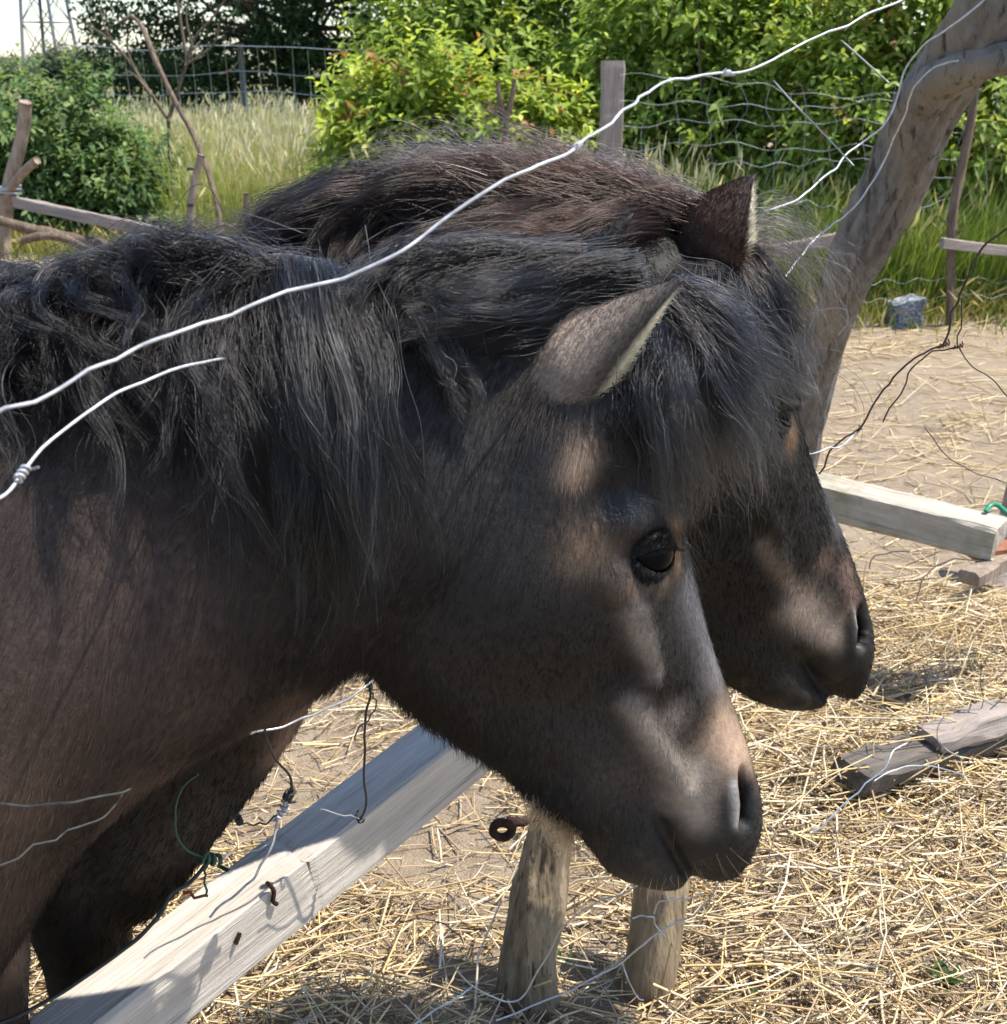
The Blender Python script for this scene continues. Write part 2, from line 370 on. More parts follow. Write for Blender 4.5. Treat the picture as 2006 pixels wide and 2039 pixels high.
straw_layer('straw_litter', 34000, (-1.6, 2.2), (.9, 3.1), lambda x, y: np.clip(dn_near(x, y)*1.2, 0, 1), (.01, .075), (.0005, .0016), SC1+[(.3, .2, .1), (.25, .18, .1)], .03, .3, 'short broken straw and chaff under the golden straw', 4)
straw_layer('straw_scatter', 13000, (-5, 5), (2.7, 6.6), lambda x, y: np.clip(.35+.65*patch(x*.5, y*1.8), .1, 1)*np.clip(1.25-(y-2.7)*.12, .5, 1), (.08, .3), (.0012, .0028), [(.7, .54, .29), (.76, .62, .36), (.6, .44, .22), (.4, .28, .16)], .006, .02, 'thin scattered straw lying flat on the far paddock soil', 5)

# ------------------------------------------------------------------ leafy things
def leaves_geo(P, D, Nn, L, Wd, droop, r):
    """P base, D unit leaf direction, Nn rough normal; 6-vertex folded leaf"""
    n = len(P); S = np.cross(D, Nn); S /= np.linalg.norm(S, axis=1)[:, None]+1e-9; N2 = np.cross(S, D)
    prof = [(0, 0, 0), (.3, -.8, .16), (.68, -.75, .1), (1, 0, -.05), (.68, .75, .1), (.3, .8, .16), (.5, 0, -.02)]
    V = np.zeros((n, 7, 3))
    for k, (u, s, f) in enumerate(prof):
        V[:, k] = P + D*(L*u)[:, None] + S*(Wd*s)[:, None] + N2*(Wd*f*1.6)[:, None]
        V[:, k, 2] -= droop*L*u*u
    Fc = np.array([[0, 1, 6], [1, 2, 6], [2, 3, 6], [3, 4, 6], [4, 5, 6], [5, 0, 6]])
    Fc = (np.arange(n)[:, None, None]*7 + Fc[None]).reshape(-1, 3)
    return V.reshape(-1, 3), Fc
def crown_geo(ells, nshoot, nleaf, slen, ll, cols, seed, tipcol=None, tipfrac=.0, up=.5, zmin=.05, inner=.45, front=0.0):
    r = np.random.default_rng(seed); vol = np.array([e[3]*e[4]*e[5] for e in ells])**.67; pe = vol/vol.sum()
    k = r.choice(len(ells), nshoot, p=pe); E = np.array(ells)[k]
    q = r.normal(size=(nshoot, 3)); q /= np.linalg.norm(q, axis=1)[:, None]
    q[:, 1] = np.where(r.random(nshoot) < front, -np.abs(q[:, 1]), q[:, 1])
    rad = inner+(1.06-inner)*r.random(nshoot)**.6
    lump = 1+.14*np.sin(q[:, 0]*6+E[:, 0]*3)*np.sin(q[:, 2]*7+seed)+.1*np.sin(q[:, 1]*9+q[:, 0]*5)
    P = E[:, :3] + q*E[:, 3:6]*(rad*lump)[:, None]
    ok = P[:, 2] > zmin; P, q, rad = P[ok], q[ok], rad[ok]; n = len(P)
    D = q*.7 + np.array([0, 0, up]) + r.normal(0, .38, (n, 3)); D /= np.linalg.norm(D, axis=1)[:, None]
    SL = r.uniform(*slen, n)
    lv = [];  CL = []
    basec = np.array(cols)[r.integers(0, len(cols), n)]*r.uniform(.75, 1.25, n)[:, None]
    red = r.random(n) < tipfrac
    ph = r.uniform(0, 6.28, n)
    s1 = np.cross(D, r.normal(size=(n, 3))); s1 /= np.linalg.norm(s1, axis=1)[:, None]; s2 = np.cross(D, s1)
    for j in range(nleaf):
        u = (j+.5)/nleaf; a = ph + j*2.4
        out = s1*np.cos(a)[:, None]+s2*np.sin(a)[:, None]
        ld = D*(.35+.5*u) + out*.9 + r.normal(0, .2, (n, 3)); ld[:, 2] -= .15; ld /= np.linalg.norm(ld, axis=1)[:, None]
        nn = D + np.array([0, 0, .9]) + r.normal(0, .35, (n, 3))
        base = P + D*(SL*(u-.5))[:, None] + np.array([0, 0, -.06])*((u)**2)
        L = r.uniform(*ll, n)*(1.1-.45*u)
        v, f = leaves_geo(base, ld, nn, L, L*r.uniform(.19, .27, n), r.uniform(.05, .4, n), r)
        lv.append((v, [f]))
        c = basec*(1+.35*(u-.4))*r.uniform(.82, 1.2, n)[:, None]
        if tipcol is not None and u > .7: c = np.where(red[:, None], np.array(tipcol)*r.uniform(.7, 1.2, n)[:, None], c)
        CL.append(np.repeat(c, 7, 0))
    V, fs = join_geo(lv); return V, fs, np.concatenate(CL), P, D
def bush(name, label, cat, base, ells, nshoot, nleaf, slen, ll, cols, seed, nstem=9, stem_r=.02, trunk=None, **kw):
    root = empty(name, base); tag(root, label, cat)
    V, fs, C, P, D = crown_geo(ells, nshoot, nleaf, slen, ll, cols, seed, **kw)
    o = mesh_np('crown', V, fs, M_LEAF, root, C); o['kind'] = 'stuff'
    r = np.random.default_rng(seed+50); parts = []
    B = np.array(base)
    idx = r.choice(len(P), min(nstem*5, len(P)), replace=False)
    for q, k in enumerate(idx):
        st = B + np.append(r.normal(0, .12 if trunk is None else .02, 2), 0); e = P[k]
        if trunk is None: pts = [st, st*.5+e*.5+np.append(r.normal(0, .1, 2), .12), e]; rr = [stem_r, stem_r*.6, .003]
        else:
            tp = B + np.array([0, 0, trunk[0]*r.uniform(.35, 1)]); pts = [tp, tp*.5+e*.5+np.append(r.normal(0, .2, 2), .2), e]; rr = [trunk[1]*.35, trunk[1]*.2, .01]
        Q = catmull(np.c_[pts, rr], 7); parts.append(tube_geo(Q[:, :3], Q[:, 3], 5))
    if trunk is not None:
        Q = catmull(np.c_[[B, B+[.05, .03, trunk[0]*.5], B+[-.04, 0, trunk[0]]], [trunk[1], trunk[1]*.8, trunk[1]*.45]], 9); parts.append(tube_geo(Q[:, :3], Q[:, 3], 9))
    v, f = join_geo(parts); mesh_np('stems' if trunk is None else 'trunk', v, f, M_BARK, root)
    return root
GRN = [(.19, .28, .05), (.26, .36, .065), (.14, .21, .04), (.34, .42, .1)]
YEL = [(.38, .46, .08), (.3, .39, .065), (.47, .53, .12), (.21, .29, .05)]
DRK = [(.032, .065, .022), (.045, .085, .026), (.026, .052, .02)]  # back-lit shade of the far trees put into the leaf colour
BLU = [(.11, .18, .06), (.14, .22, .075), (.08, .14, .048), (.22, .3, .11)]
# distance, centre and radii are real sizes in metres
bush('laurel_bush', 'dark glossy rounded bush beside the pylon behind the leaning post', 'bush', (-3.9, 10.4, 0),
     [(-3.75, 10.3, .55, .72, .7, .78), (-3.2, 10.2, .4, .5, .55, .56), (-4.6, 10.5, .55, .8, .8, .78), (-3.9, 10.2, .3, 1.0, .6, .4)], 2700, 9, (.18, .36), (.07, .12), BLU, 11, front=.6)
bush('cherry_bush', 'yellow green bush with reddish shoot tips behind the forked stick', 'bush', (-.4, 8.6, 0),
     [(-.5, 8.6, .7, .6, .5, .82), (.05, 8.5, .62, .55, .5, .74), (-.95, 8.7, .7, .34, .35, .68), (.35, 8.6, .5, .45, .45, .6)], 1900, 10, (.22, .42), (.08, .14), YEL, 12, tipcol=(.42, .19, .08), tipfrac=.09, front=.6)
bush('hazel_bush', 'tall mid green bush rising behind the yellow green bush', 'bush', (-.3, 10.6, 0),
     [(-.55, 10.6, 1.2, .75, .7, .85), (.1, 10.5, 1.35, .9, .8, .95), (1.0, 10.4, 1.2, .9, .8, 1.1)], 2400, 10, (.25, .45), (.08, .14), GRN+YEL[:1], 13, front=.6)
bush('elder_bush', 'broad bright green bush behind the square wooden post', 'bush', (1.5, 8.9, 0),
     [(1.15, 9.0, 1.1, .75, .6, .85), (1.9, 8.7, 1.0, .8, .6, .95), (1.5, 9.0, 1.7, .8, .6, .6), (.7, 9.2, .7, .6, .5, .6)], 2600, 10, (.24, .42), (.07, .125), GRN+YEL[:2], 14, front=.6)
bush('plum_bush', 'leafy bush with coppery young leaves behind the leaning dead trunk', 'bush', (2.7, 8.0, 0),
     [(2.35, 8.0, .95, .6, .5, .85), (3.1, 8.0, 1.1, .8, .6, 1.0), (2.7, 8.1, 1.7, .8, .5, .5), (3.9, 8.3, 1.0, .7, .6, .9)], 2400, 10, (.22, .42), (.065, .12), YEL+GRN, 15, tipcol=(.28, .14, .05), tipfrac=.14, front=.6)
bush('hedge_tree', 'dark green tree standing behind the wire mesh fence and bare sapling', 'tree', (-3.3, 20.5, 0),
     [(-5.4, 20.4, 2.2, 1.3, 1.3, 1.8), (-3.9, 20.5, 2.6, 1.9, 1.6, 2.1), (-2.2, 20.6, 2.3, 1.7, 1.6, 2.0), (-3.2, 20.4, .8, 2.6, 1.2, .9)], 4200, 8, (.3, .6), (.08, .15), DRK, 16, trunk=(2.4, .16), front=.7, inner=.6)
bush('oak_tree', 'dark leafy tree filling the gap above the yellow green bush', 'tree', (1.2, 19.5, 0),
     [(-.6, 19.6, 2.4, 1.7, 1.4, 2.0), (1.3, 19.5, 2.4, 1.9, 1.5, 2.1), (3.4, 19.3, 2.3, 1.9, 1.5, 2.1), (1.2, 19.3, .9, 3.0, 1.1, 1.0)], 3000, 8, (.3, .6), (.08, .15), DRK+GRN[:1], 17, trunk=(2.4, .17), front=.7, inner=.6)
for (x, y, s, lb) in ((-24.5, 58, 1.0, 'small hazy bluish tree at the foot of the pylon'), (-29.5, 66, 1.15, 'faint pale tree left of the pylon at the picture edge'), (-19.6, 62, .9, 'faint pale tree between the pylon and the dark tree'), (-15.2, 60, .8, 'low pale tree glimpsed behind the dark tree')):
    bush('distant_tree', lb, 'tree', (x, y, 0), [(x-1.1*s, y, 1.0*s, 2.2*s, 1.8, 1.0*s), (x+1.3*s, y-.5, .7*s, 2.0*s, 1.5, .75*s)], 700, 7, (.5, .9), (.2, .36), [(.075, .105, .065), (.1, .13, .08)], 18+int(-x), trunk=(1.0, .15), front=.6)
# ------------------------------------------------------------------ lattice pylon
M_STEEL = mat_plain('weathered_steel', (.16, .18, .21), .55, .3)
M_PYLON = mat_plain('pylon_steel', (.07, .08, .1), .7, 0, .2)
py = empty('power_pylon', (-49.2, 140, 0)); tag(py, 'grey steel lattice power pylon beyond the dark bush', 'pylon')
B = np.array([-49.2, 140, 0.]); hw = lambda z: 2.0-.07*z
cs = [(-1, -1), (1, -1), (1, 1), (-1, 1)]
def corner(k, z): return B + np.array([cs[k][0]*hw(z)*.95+.5*cs[k][1], cs[k][1]*hw(z)*.95, z])
zs = [0, 4.6, 8.6, 12.2, 15.4, 18.2, 20.2, 21.5]
for k in range(4): tube('leg', np.array([corner(k, 0), corner(k, 21.5)]), .19, M_PYLON, py, 4)
for q in range(len(zs)-1):
    g = []
    for k in range(4):
        for a, b_ in ((corner(k, zs[q]), corner((k+1) % 4, zs[q+1])), (corner((k+1) % 4, zs[q]), corner(k, zs[q+1])), (corner(k, zs[q+1]), corner((k+1) % 4, zs[q+1]))):
            g.append(tube_geo(np.array([a, b_]), .06, 4))
    v, f = join_geo(g); mesh_np('bracing', v, f, M_PYLON, py, smooth=False)
for z, l in ((14, 5.5), (17.5, 4.6), (21, 3.6)): tube('cross_arm', np.array([B+[-l, 0, z], B+[0, 0, z+.7], B+[l, 0, z]]), [.08, .2, .08], M_STEEL, py, 4)

# ------------------------------------------------------------------ far fence: steel post and mesh
M_GALV = mat_plain('galvanised_wire', (.45, .47, .5), .35, .6, .15, 200)
M_GALVD = mat_plain('dull_wire', (.3, .32, .33), .5, .5, .25, 150)
Yf = 15.5
P = at_Y(479, 86, Yf); g = empty('steel_fence_post', (P[0], Yf, 0)); tag(g, 'thin grey steel fence post standing in the tall grass', 'fence post')
for dx in (-.022, .022): tube('flange', np.array([[P[0]+dx, Yf, 0], [P[0]+dx, Yf, P[2]]]), .014, M_STEEL, g, 4)
tube('web', np.array([[P[0], Yf+.012, 0], [P[0], Yf+.012, P[2]-.01]]), .02, M_STEEL, g, 4)
P2 = at_Y(850, 95, Yf); g = empty('steel_fence_post', (P2[0], Yf, 0)); tag(g, 'dark steel fence post half hidden in the yellow green bush', 'fence post')
for dx in (-.022, .022): tube('flange', np.array([[P2[0]+dx, Yf, 0], [P2[0]+dx, Yf, P2[2]]]), .014, M_STEEL, g, 4)
root = empty('mesh_fence', (P[0], Yf, 0)); tag(root, 'square wire mesh fence strung across behind the tall grass', 'wire fence')
X0, X1 = at_Y(150, 100, Yf)[0], at_Y(1150, 100, Yf)[0]
def sag(x): return -.05*np.sin((x-P[0])/(P2[0]-P[0])*np.pi)**2
for z0 in (1.5, 1.2, .98, .8, .62, .45):
    xs = np.linspace(X0, X1, 40); tube('line_wire', np.stack([xs, np.full(40, Yf-.03), z0+sag(xs)+.01*np.sin(xs*5+z0*9)], 1), .0042, M_GALV, root, 4)
for q, x in enumerate(np.arange(X0, X1, .2)):
    tube('stay_wire', np.array([[x, Yf-.03, .3], [x+.015, Yf-.03, .9], [x+random.uniform(-.01, .02), Yf-.03, 1.5+sag(x)]]), .0036, M_GALV, root, 4)

# ------------------------------------------------------------------ wooden posts, rails and sticks at the back
M_GREY = mat_wood('grey_weathered_wood', (.2, .165, .14), (.36, .30, .26), 1.0)
M_PALE = mat_wood('pale_bare_wood', (.17, .125, .09), (.38, .3, .23), 1.0, axis=2)
M_BROWN = mat_wood('brown_stick', (.075, .052, .036), (.21, .155, .11), 1.4, axis=2)
def zrough(P, amp, sides, seed): return ring_noise(len(P), sides, amp, seed=seed)
def pole(name, pxs, Y, rad, mat, label, cat, seed=0, sides=9, n=16, amp=.12, ground=True, group=None):
    """a stick following pixel points at depth Y (scalar or list); rad list of metres"""
    Ys = np.broadcast_to(Y, (len(pxs),)); P = [at_Y(x, y, yy) for (x, y), yy in zip(pxs, Ys)]
    R = np.broadcast_to(rad, (len(pxs),)).tolist()
    if ground:
        q = P[-1]; d = (P[-1]-P[-2]); P.append(np.array([q[0]+d[0]*.1, q[1], gz(q[0], q[1])-.05])); R.append(R[-1])
    Q = catmull(np.c_[P, R], n); o_ = np.array([Q[-1, 0], Q[-1, 1], 0])
    n2 = n*2; Q = catmull(np.c_[P, R], n2); V, fs = tube_geo(Q[:, :3], Q[:, 3], sides+3, wood_rough(n2, sides+3, 1.2, .03, amp*1.5, seed, 12, .1, 4))
    o = mesh_np(name, V-o_, fs, mat); o.location = o_
    tag(o, label, cat, group); return o
def sub_tube(parent, name, pts, R, mat, n=8, sides=7, amp=.12, seed=1):
    Q = catmull(np.c_[pts, R], n); V, fs = tube_geo(Q[:, :3], Q[:, 3], sides, ring_noise(n, sides, amp, seed=seed))
    return mesh_np(name, V, fs, mat, parent)
A = at_Y(1200, 122, 6.9)
o = box_between('square_post', (A[0], 6.9, A[2]), (A[0]+.005, 6.9, -.05), (1, 0, 0), .122, .11, M_GREY, None, 10, .003, .006, 5)
tag(o, 'square weathered grey wooden post with cracked faces behind the pony mane', 'post')
pole('forked_stick', [(1008, 235), (1008, 310), (1010, 420)], 6.9, [.017, .018, .02], M_BROWN, 'thin brown forked stick upright before the yellow green bush', 'stick', 2)
fs_ = bpy.data.objects['forked_stick']
for e, s in (((991, 163), 3), ((1024, 157), 4)):
    sub_tube(fs_, 'prong', [at_Y(1008, 240, 6.9), at_Y((1008+e[0])/2-(.5-(s == 4))*5, 200, 6.9), at_Y(*e, 6.9)], [.015, .014, .011], M_BROWN, seed=s)
pole('corner_post', [(52, 203), (42, 275), (18, 370), (6, 470)], [8.7, 8.75, 8.8, 8.9], [.042, .045, .05, .054], M_PALE, 'bare pale leaning post with a side prop at the paddock corner', 'post', 6, 12, 18)
sub_tube(bpy.data.objects['corner_post'], 'prop', [at_Y(74, 318, 8.55), at_Y(45, 345, 8.65), at_Y(10, 390, 8.8)], [.03, .032, .034], M_PALE, seed=7)
for k, (y0, dy) in enumerate(((372, 2), (378, 3), (384, 2))):
    c = at_Y(19, y0, 8.8); a = np.linspace(0, 6.6, 20)
    tube('wire_wrap', np.stack([c[0]+.078*np.cos(a), c[1]+.078*np.sin(a), c[2]+.01*np.sin(a*1.3+k)], 1), .006, M_GALV, bpy.data.objects['corner_post'], 5)
a1, b1 = at_Y(24, 392, 8.7), at_Y(420, 476, 7.7)
o = box_between('fence_rail', a1, b1, (0, 1, 0), .05, .075, M_GREY, None, 16, .003, .005, 8); tag(o, 'long grey rail sloping down from the leaning corner post', 'rail')
pole('leaning_branch', [(262, 32), (282, 52), (308, 115), (345, 195), (388, 275), (412, 335), (432, 405), (446, 500)], np.linspace(8.9, 8.0, 8), [.012, .015, .019, .018, .017, .016, .016, .018], M_BROWN, 'long bare branch leaning left in front of the tall grass', 'branch', 9, 9, 30)
sub_tube(bpy.data.objects['leaning_branch'], 'twig', [at_Y(264, 34, 8.9), at_Y(250, 38, 8.9), at_Y(236, 46, 8.9)], [.014, .011, .006], M_BROWN, seed=3)
pole('curved_stake', [(402, 308), (392, 350), (381, 410), (381, 455)], 8.1, [.022, .025, .026, .026], M_PALE, 'short curved pale stake crossed by the leaning branch', 'stake', 10)
for y0 in (337, 409):
    c = at_Y(386, y0, 8.07); tube('insulator', np.array([c, c+[-.03, 0, .003], c+[-.045, 0, .0]]), [.006, .012, .008], mat_plain('black_plastic', (.02, .02, .02), .4), bpy.data.objects['curved_stake'], 7)
pole('short_stake', [(490, 384), (492, 430), (493, 520)], 7.6, [.016, .017, .018], M_BROWN, 'short thin brown stake in the yellow grass by the mane', 'stake', 11)
sp = pole('bare_sapling', [(336, 238), (338, 280), (341, 340), (342, 420)], 10.8, [.016, .018, .022, .026], M_BROWN, 'leafless forked sapling in front of the dark tree', 'sapling', 12)
for k, (pts, rr) in enumerate(((((336, 240), (300, 185), (255, 120), (225, 85), (168, 45)), (.016, .015, .013, .011, .007)),
        (((336, 240), (352, 190), (366, 145), (372, 128)), (.018, .017, .016, .015)), (((372, 128), (366, 80), (358, 30), (350, -20)), (.014, .013, .012, .01)),
        (((372, 128), (400, 110), (428, 85), (436, 42)), (.012, .011, .01, .006)), (((370, 130), (392, 70), (420, 40), (455, -10)), (.013, .012, .01, .008)),
        (((300, 188), (275, 150), (256, 105), (254, 75)), (.012, .01, .009, .01)), (((225, 85), (208, 50), (200, 15)), (.009, .008, .005)), (((300, 188), (268, 150), (250, 140)), (.008, .007, .004)),
        (((436, 148), (460, 140), (474, 122)), (.009, .008, .005)), (((385, 95), (372, 40), (376, -10)), (.009, .008, .006)))):
    sub_tube(sp, 'branch', [at_Y(x, y, 10.8-.02*k) for x, y in pts], rr, M_BROWN, 12, 6, .1, k)
for k, (pts, rr, lb) in enumerate(((((-30, 430), (80, 462), (160, 478), (215, 492)), .05, 'fallen grey log lying under the sloping rail'), (((40, 480), (110, 470), (190, 505)), .03, 'broken pale branch lying across the fallen grey log'))):
    P = np.array([at_Y(x, y, 8.3-.25*k) for x, y in pts]); P[:, 2] = np.maximum(P[:, 2], .05)
    V, fs = tube_geo(catmull(P, 30), rr*.8, 12, wood_rough(30, 12, 1., .04, .3, k+20)); tag(mesh_np('fallen_log', V, fs, M_BROWN), lb, 'log')
# right-hand stake with its rail, and the rail behind the trunk
pole('fence_stake', [(1945, 160), (1928, 270), (1899, 420), (1893, 560), (1892, 640)], 6.55, [.02, .022, .024, .024, .026], M_BROWN, 'slim brown stake holding the thin rail beside the stone', 'stake', 13, 9, 26)
for k, ((x0, y0), (x1, y1)) in enumerate((((1938, 180), (1962, 176)), ((1897, 450), (1872, 434)), ((1896, 460), (1915, 452)), ((1894, 535), (1905, 533)))):
    sub_tube(bpy.data.objects['fence_stake'], 'snag', [at_Y(x0, y0, 6.55), at_Y((x0+x1)/2, (y0+y1)/2+2, 6.54), at_Y(x1, y1, 6.53)], [.012, .009, .005], M_BROWN, 5, 6, .1, k)
o = box_between('fence_rail', at_Y(1883, 474, 6.48), at_Y(2150, 508, 6.7), (0, 1, 0), .04, .055, M_GREY, None, 12, .002, .004, 9); tag(o, 'thin grey rail fixed to the slim brown stake', 'rail')
o = box_between('fence_rail', at_Y(1540, 490, 6.6), at_Y(1760, 446, 6.65), (0, 1, 0), .04, .06, M_GREY, None, 12, .002, .004, 10); tag(o, 'short grey rail seen between the ponies and dead trunk', 'rail')
# sagging stock netting between the square post and the brown stake
root = empty('stock_netting', (2, 6.25, 0)); tag(root, 'slack stock netting hanging behind the leaning dead trunk', 'wire netting')
for k, (pts) in enumerate((((1235, 150), (1400, 155), (1530, 172), (1600, 188), (1800, 188), (1935, 178)), ((1235, 205), (1380, 205), (1500, 212), (1620, 215), (1780, 200), (1930, 215)), ((1240, 255), (1400, 240), (1560, 248), (1700, 240), (1920, 262)),
        ((1250, 300), (1420, 285), (1600, 300), (1740, 290), (1910, 320)), ((1420, 322), (1560, 328), (1700, 318), (1905, 360)), ((1520, 400), (1620, 405), (1680, 418), (1900, 400)), ((1690, 565), (1790, 560), (1900, 555), (2040, 565)), ((1690, 595), (1790, 600), (1900, 590), (2040, 592)))):
    P = catmull(np.array([at_Y(x, y, 6.65+.05*math.sin(k)) for x, y in pts]), 40); P[:, 2] += .012*np.sin(np.arange(40)*.9+k); P[:, 1] += .02*np.cos(np.arange(40)*.7+k)
    tube('line_wire', P, .0013, M_GALVD, root, 5)
for k, x in enumerate(range(1290, 2000, 62)):
    P = catmull(np.array([at_Y(x+random.uniform(-14, 14), y, 6.65) for y in (165, 215, 255, 300, 350, 420)]), 14); tube('stay_wire', P, .0011, M_GALVD, root, 4)
for k, pts in enumerate((((1540, 160), (1580, 205), (1620, 245), (1700, 330)), ((1675, 80), (1720, 120), (1770, 165)))):
    tube('twisted_strand', catmull(np.array([at_Y(x, y, 2.2) for x, y in pts]), 16), .0016, M_GALVD, root, 5)
# stones
def rock(name, c, size, seed, mat, label):
    bm = bmesh.new(); bmesh.ops.create_cube(bm, size=1); bmesh.ops.subdivide_edges(bm, edges=bm.edges, cuts=3, use_grid_fill=True)
    r = np.random.default_rng(seed)
    for v in bm.verts:
        q = v.co*1.0; v.co = Vector((q.x*size[0]*(1-.12*q.z), q.y*size[1], (q.z+.5)*size[2]*(1+.22*q.x))) + Vector(r.normal(0, .06*min(size), 3)*.6)
    me = bpy.data.meshes.new(name); bm.to_mesh(me); bm.free(); o = put(bpy.data.objects.new(name, me)); me.materials.append(mat); o.location = c; o.rotation_euler = (.05, -.06, .3)
    return tag(o, label, 'stone')
m, t, b = newmat('granite')
c = ramp(t, noise(t, 60, 6, .75), [(.36, (.05, .055, .065)), (.5, (.17, .18, .2)), (.62, (.45, .46, .47))])
t.links.new(c, b.inputs['Base Color']); b.inputs['Roughness'].default_value = .8; bump(t, b, noise(t, 60, 5), .01, .8); M_ROCK = m
p = at_Z(1806, 650); rock('stone_block', (p[0], p[1]+.06, -.005), (.16, .13, .14), 4, M_ROCK, 'speckled grey stone block on the soil by the slim stake')
p = at_Z(1690, 645); rock('stone_block', (p[0], p[1]+.06, -.005), (.07, .07, .07), 6, mat_plain('pale_stone', (.36, .33, .28), .9), 'small pale stone just beside the leaning trunk')
# ------------------------------------------------------------------ leaning dead trunk
m, t, b = newmat('barkless_trunk')
g1 = noise(t, 30, 10, .75, sc3=(1, 1, .4)); g2 = noise(t, 7, 6, .65, sc3=(1, 1, .6)); g3 = noise(t, 55, 6, .65, sc3=(1, 1, .16))
c = ramp(t, g1, [(.32, (.1, .087, .074)), (.52, (.205, .182, .158)), (.72, (.31, .282, .252))])
c = mixc(t, c, (.30, .235, .16), ramp(t, g2, [(.45, (0, 0, 0)), (.65, (.6, .6, .6))]))
c = mixc(t, c, (.04, .032, .026), ramp(t, g3, [(.55, (0, 0, 0)), (.66, (.85, .85, .85))]))
t.links.new(c, b.inputs['Base Color']); b.inputs['Roughness'].default_value = .85; b.inputs['Specular IOR Level'].default_value = .25
ad = node(t, 'ShaderNodeMath', operation='ADD'); t.links.new(g1, ad.inputs[0]); t.links.new(g3, ad.inputs[1]); bump(t, b, ad.outputs[0], .012, .9)
M_TRUNK = m
TR = [((2085, -120), 2.22, .068), ((1985, 5), 2.27, .06), ((1915, 105), 2.33, .058), ((1858, 205), 2.39, .059), ((1812, 305), 2.45, .058), ((1757, 410), 2.5, .057), ((1702, 520), 2.56, .055), ((1655, 640), 2.63, .051), ((1618, 760), 2.7, .05), ((1585, 900), 2.78, .052), ((1555, 1060), 2.87, .055), ((1530, 1225), 2.95, .058)]
P = [at_Y(x, y, Y) for (x, y), Y, _ in TR]; R = [r_ for *_, r_ in TR]
P.append(P[-1]*[1, 1, 0] + np.array([-.01, .02, -.08])); R.append(.06)
Q = catmull(np.c_[P, R], 170); root = empty('dead_tree', (Q[-1, 0], Q[-1, 1], 0)); tag(root, 'leaning dead grey tree trunk with a side limb and wires along it', 'dead tree')
rn = wood_rough(170, 56, 2.2, .05, .16, 3, 7, .13, 12)
V, fs = tube_geo(Q[:, :3], Q[:, 3], 56, rn); trunk = mesh_np('trunk', V, fs, M_TRUNK, root)
LB = [((1845, 188), 2.36, .04), ((1872, 163), 2.31, .039), ((1905, 145), 2.28, .036), ((1950, 132), 2.26, .031), ((2000, 118), 2.25, .028), ((2080, 108), 2.25, .024), ((2200, 60), 2.26, .016)]
Q2 = catmull(np.c_[[at_Y(x, y, Y) for (x, y), Y, _ in LB], [r_ for *_, r_ in LB]], 60)
V, fs = tube_geo(Q2[:, :3], Q2[:, 3], 36, wood_rough(60, 36, .6, .03, .14, 8, 14, .1, 6)); mesh_np('limb', V, fs, M_TRUNK, root)
c = at_Y(1837, 200, 2.33); kn = []
for rr, off in ((.013, .0), (.009, .004), (.004, .001)):
    a = np.linspace(0, 2*np.pi, 12); kn.append(np.stack([c[0]+rr*np.cos(a), c[1]-off+0*a, c[2]+rr*1.2*np.sin(a)], 1))
tube('knot', catmull(np.array(list(kn[0])), 24), .006, M_TRUNK, root, 7)

# ------------------------------------------------------------------ squared timbers
M_WHITE = mat_wood('bleached_timber', (.34, .295, .245), (.6, .545, .48), .8, .8, .5)
M_MOSS = mat_wood('mossy_timber', (.3, .26, .2), (.5, .45, .37), .9, .85, .6, (.16, .15, .07))
M_RUST = mat_plain('rust', (.035, .018, .013), .85, .1, .45, 90, .2)
root = empty('timber_rail', at_Y(420, 1865, 1.3)*[1, 1, 0]); tag(root, 'bleached squared timber rail slanting under the nearer pony with knots and rust marks', 'timber')
Pa, Pb, Pc = at_Y(80, 2130, .955), at_Y(606, 1716, 1.19), at_Y(1000, 1408, 1.47)
box_between('beam', Pb, Pa, (0, 1, 0),   .074, .09, M_WHITE, root, 8, .0006, .004, 21)
k = empty('timber_rail', Pc*[1, 1, 0]); tag(k, 'second bleached timber length continuing under the pony jaw to the post', 'timber')
dirv = (Pc-Pb)/np.linalg.norm(Pc-Pb)
box_between('beam', Pb+dirv*.003+np.array([0, .006, -.004]), Pc, (0, 1, 0), .074, .09, M_WHITE, k, 8, .0006, .004, 22)
def on_face(x, y, lift=.002):     # point on the front face of the near timber
    n = np.cross(Pb-Pa, [0, 0, 1.]); n /= np.linalg.norm(n); d = ray(x, y); t_ = np.dot(Pa-CAMP, n)/np.dot(d, n); return CAMP+d*t_*(1-lift)
for pts in (((532, 1758), (546, 1775), (544, 1795), (552, 1800)), ((478, 1858), (474, 1868), (470, 1880))):
    tube('rusty_nail', catmull(np.array([on_face(x, y, .004) for x, y in pts]), 8), .0028, M_RUST, root, 6)
# grey mossy rail on the right
root = empty('mossy_rail', at_Y(1800, 1100, 2.55)*[1, 1, 0]); tag(root, 'grey mossy squared rail jutting out behind the farther pony muzzle', 'timber')
box_between('beam', at_Y(1987, 1054, 2.42), at_Y(1560, 948, 2.72), (0, 1, 0), .09, .082, M_MOSS, root, 10, .0025, .007, 23)
Pr = at_Y(1990, 1100, 2.44)
o = box_between('broken_brick', Pr+[-.03, .0, .0], Pr+[.2, .06, .035], (0, 1, 0), .07, .04, mat_plain('reddish_clay', (.28, .12, .07), .9), None, 6, .004, .006, 24); tag(o, 'reddish broken clay piece wedged at the mossy rail end', 'brick')
o = box_between('wood_offcut', at_Y(1952, 1148, 2.36), at_Y(2080, 1078, 2.5), (0, 1, 0), .05, .032, M_PALE, None, 8, .003, .004, 25); tag(o, 'pale splintered wood offcut below the mossy rail end', 'wood')
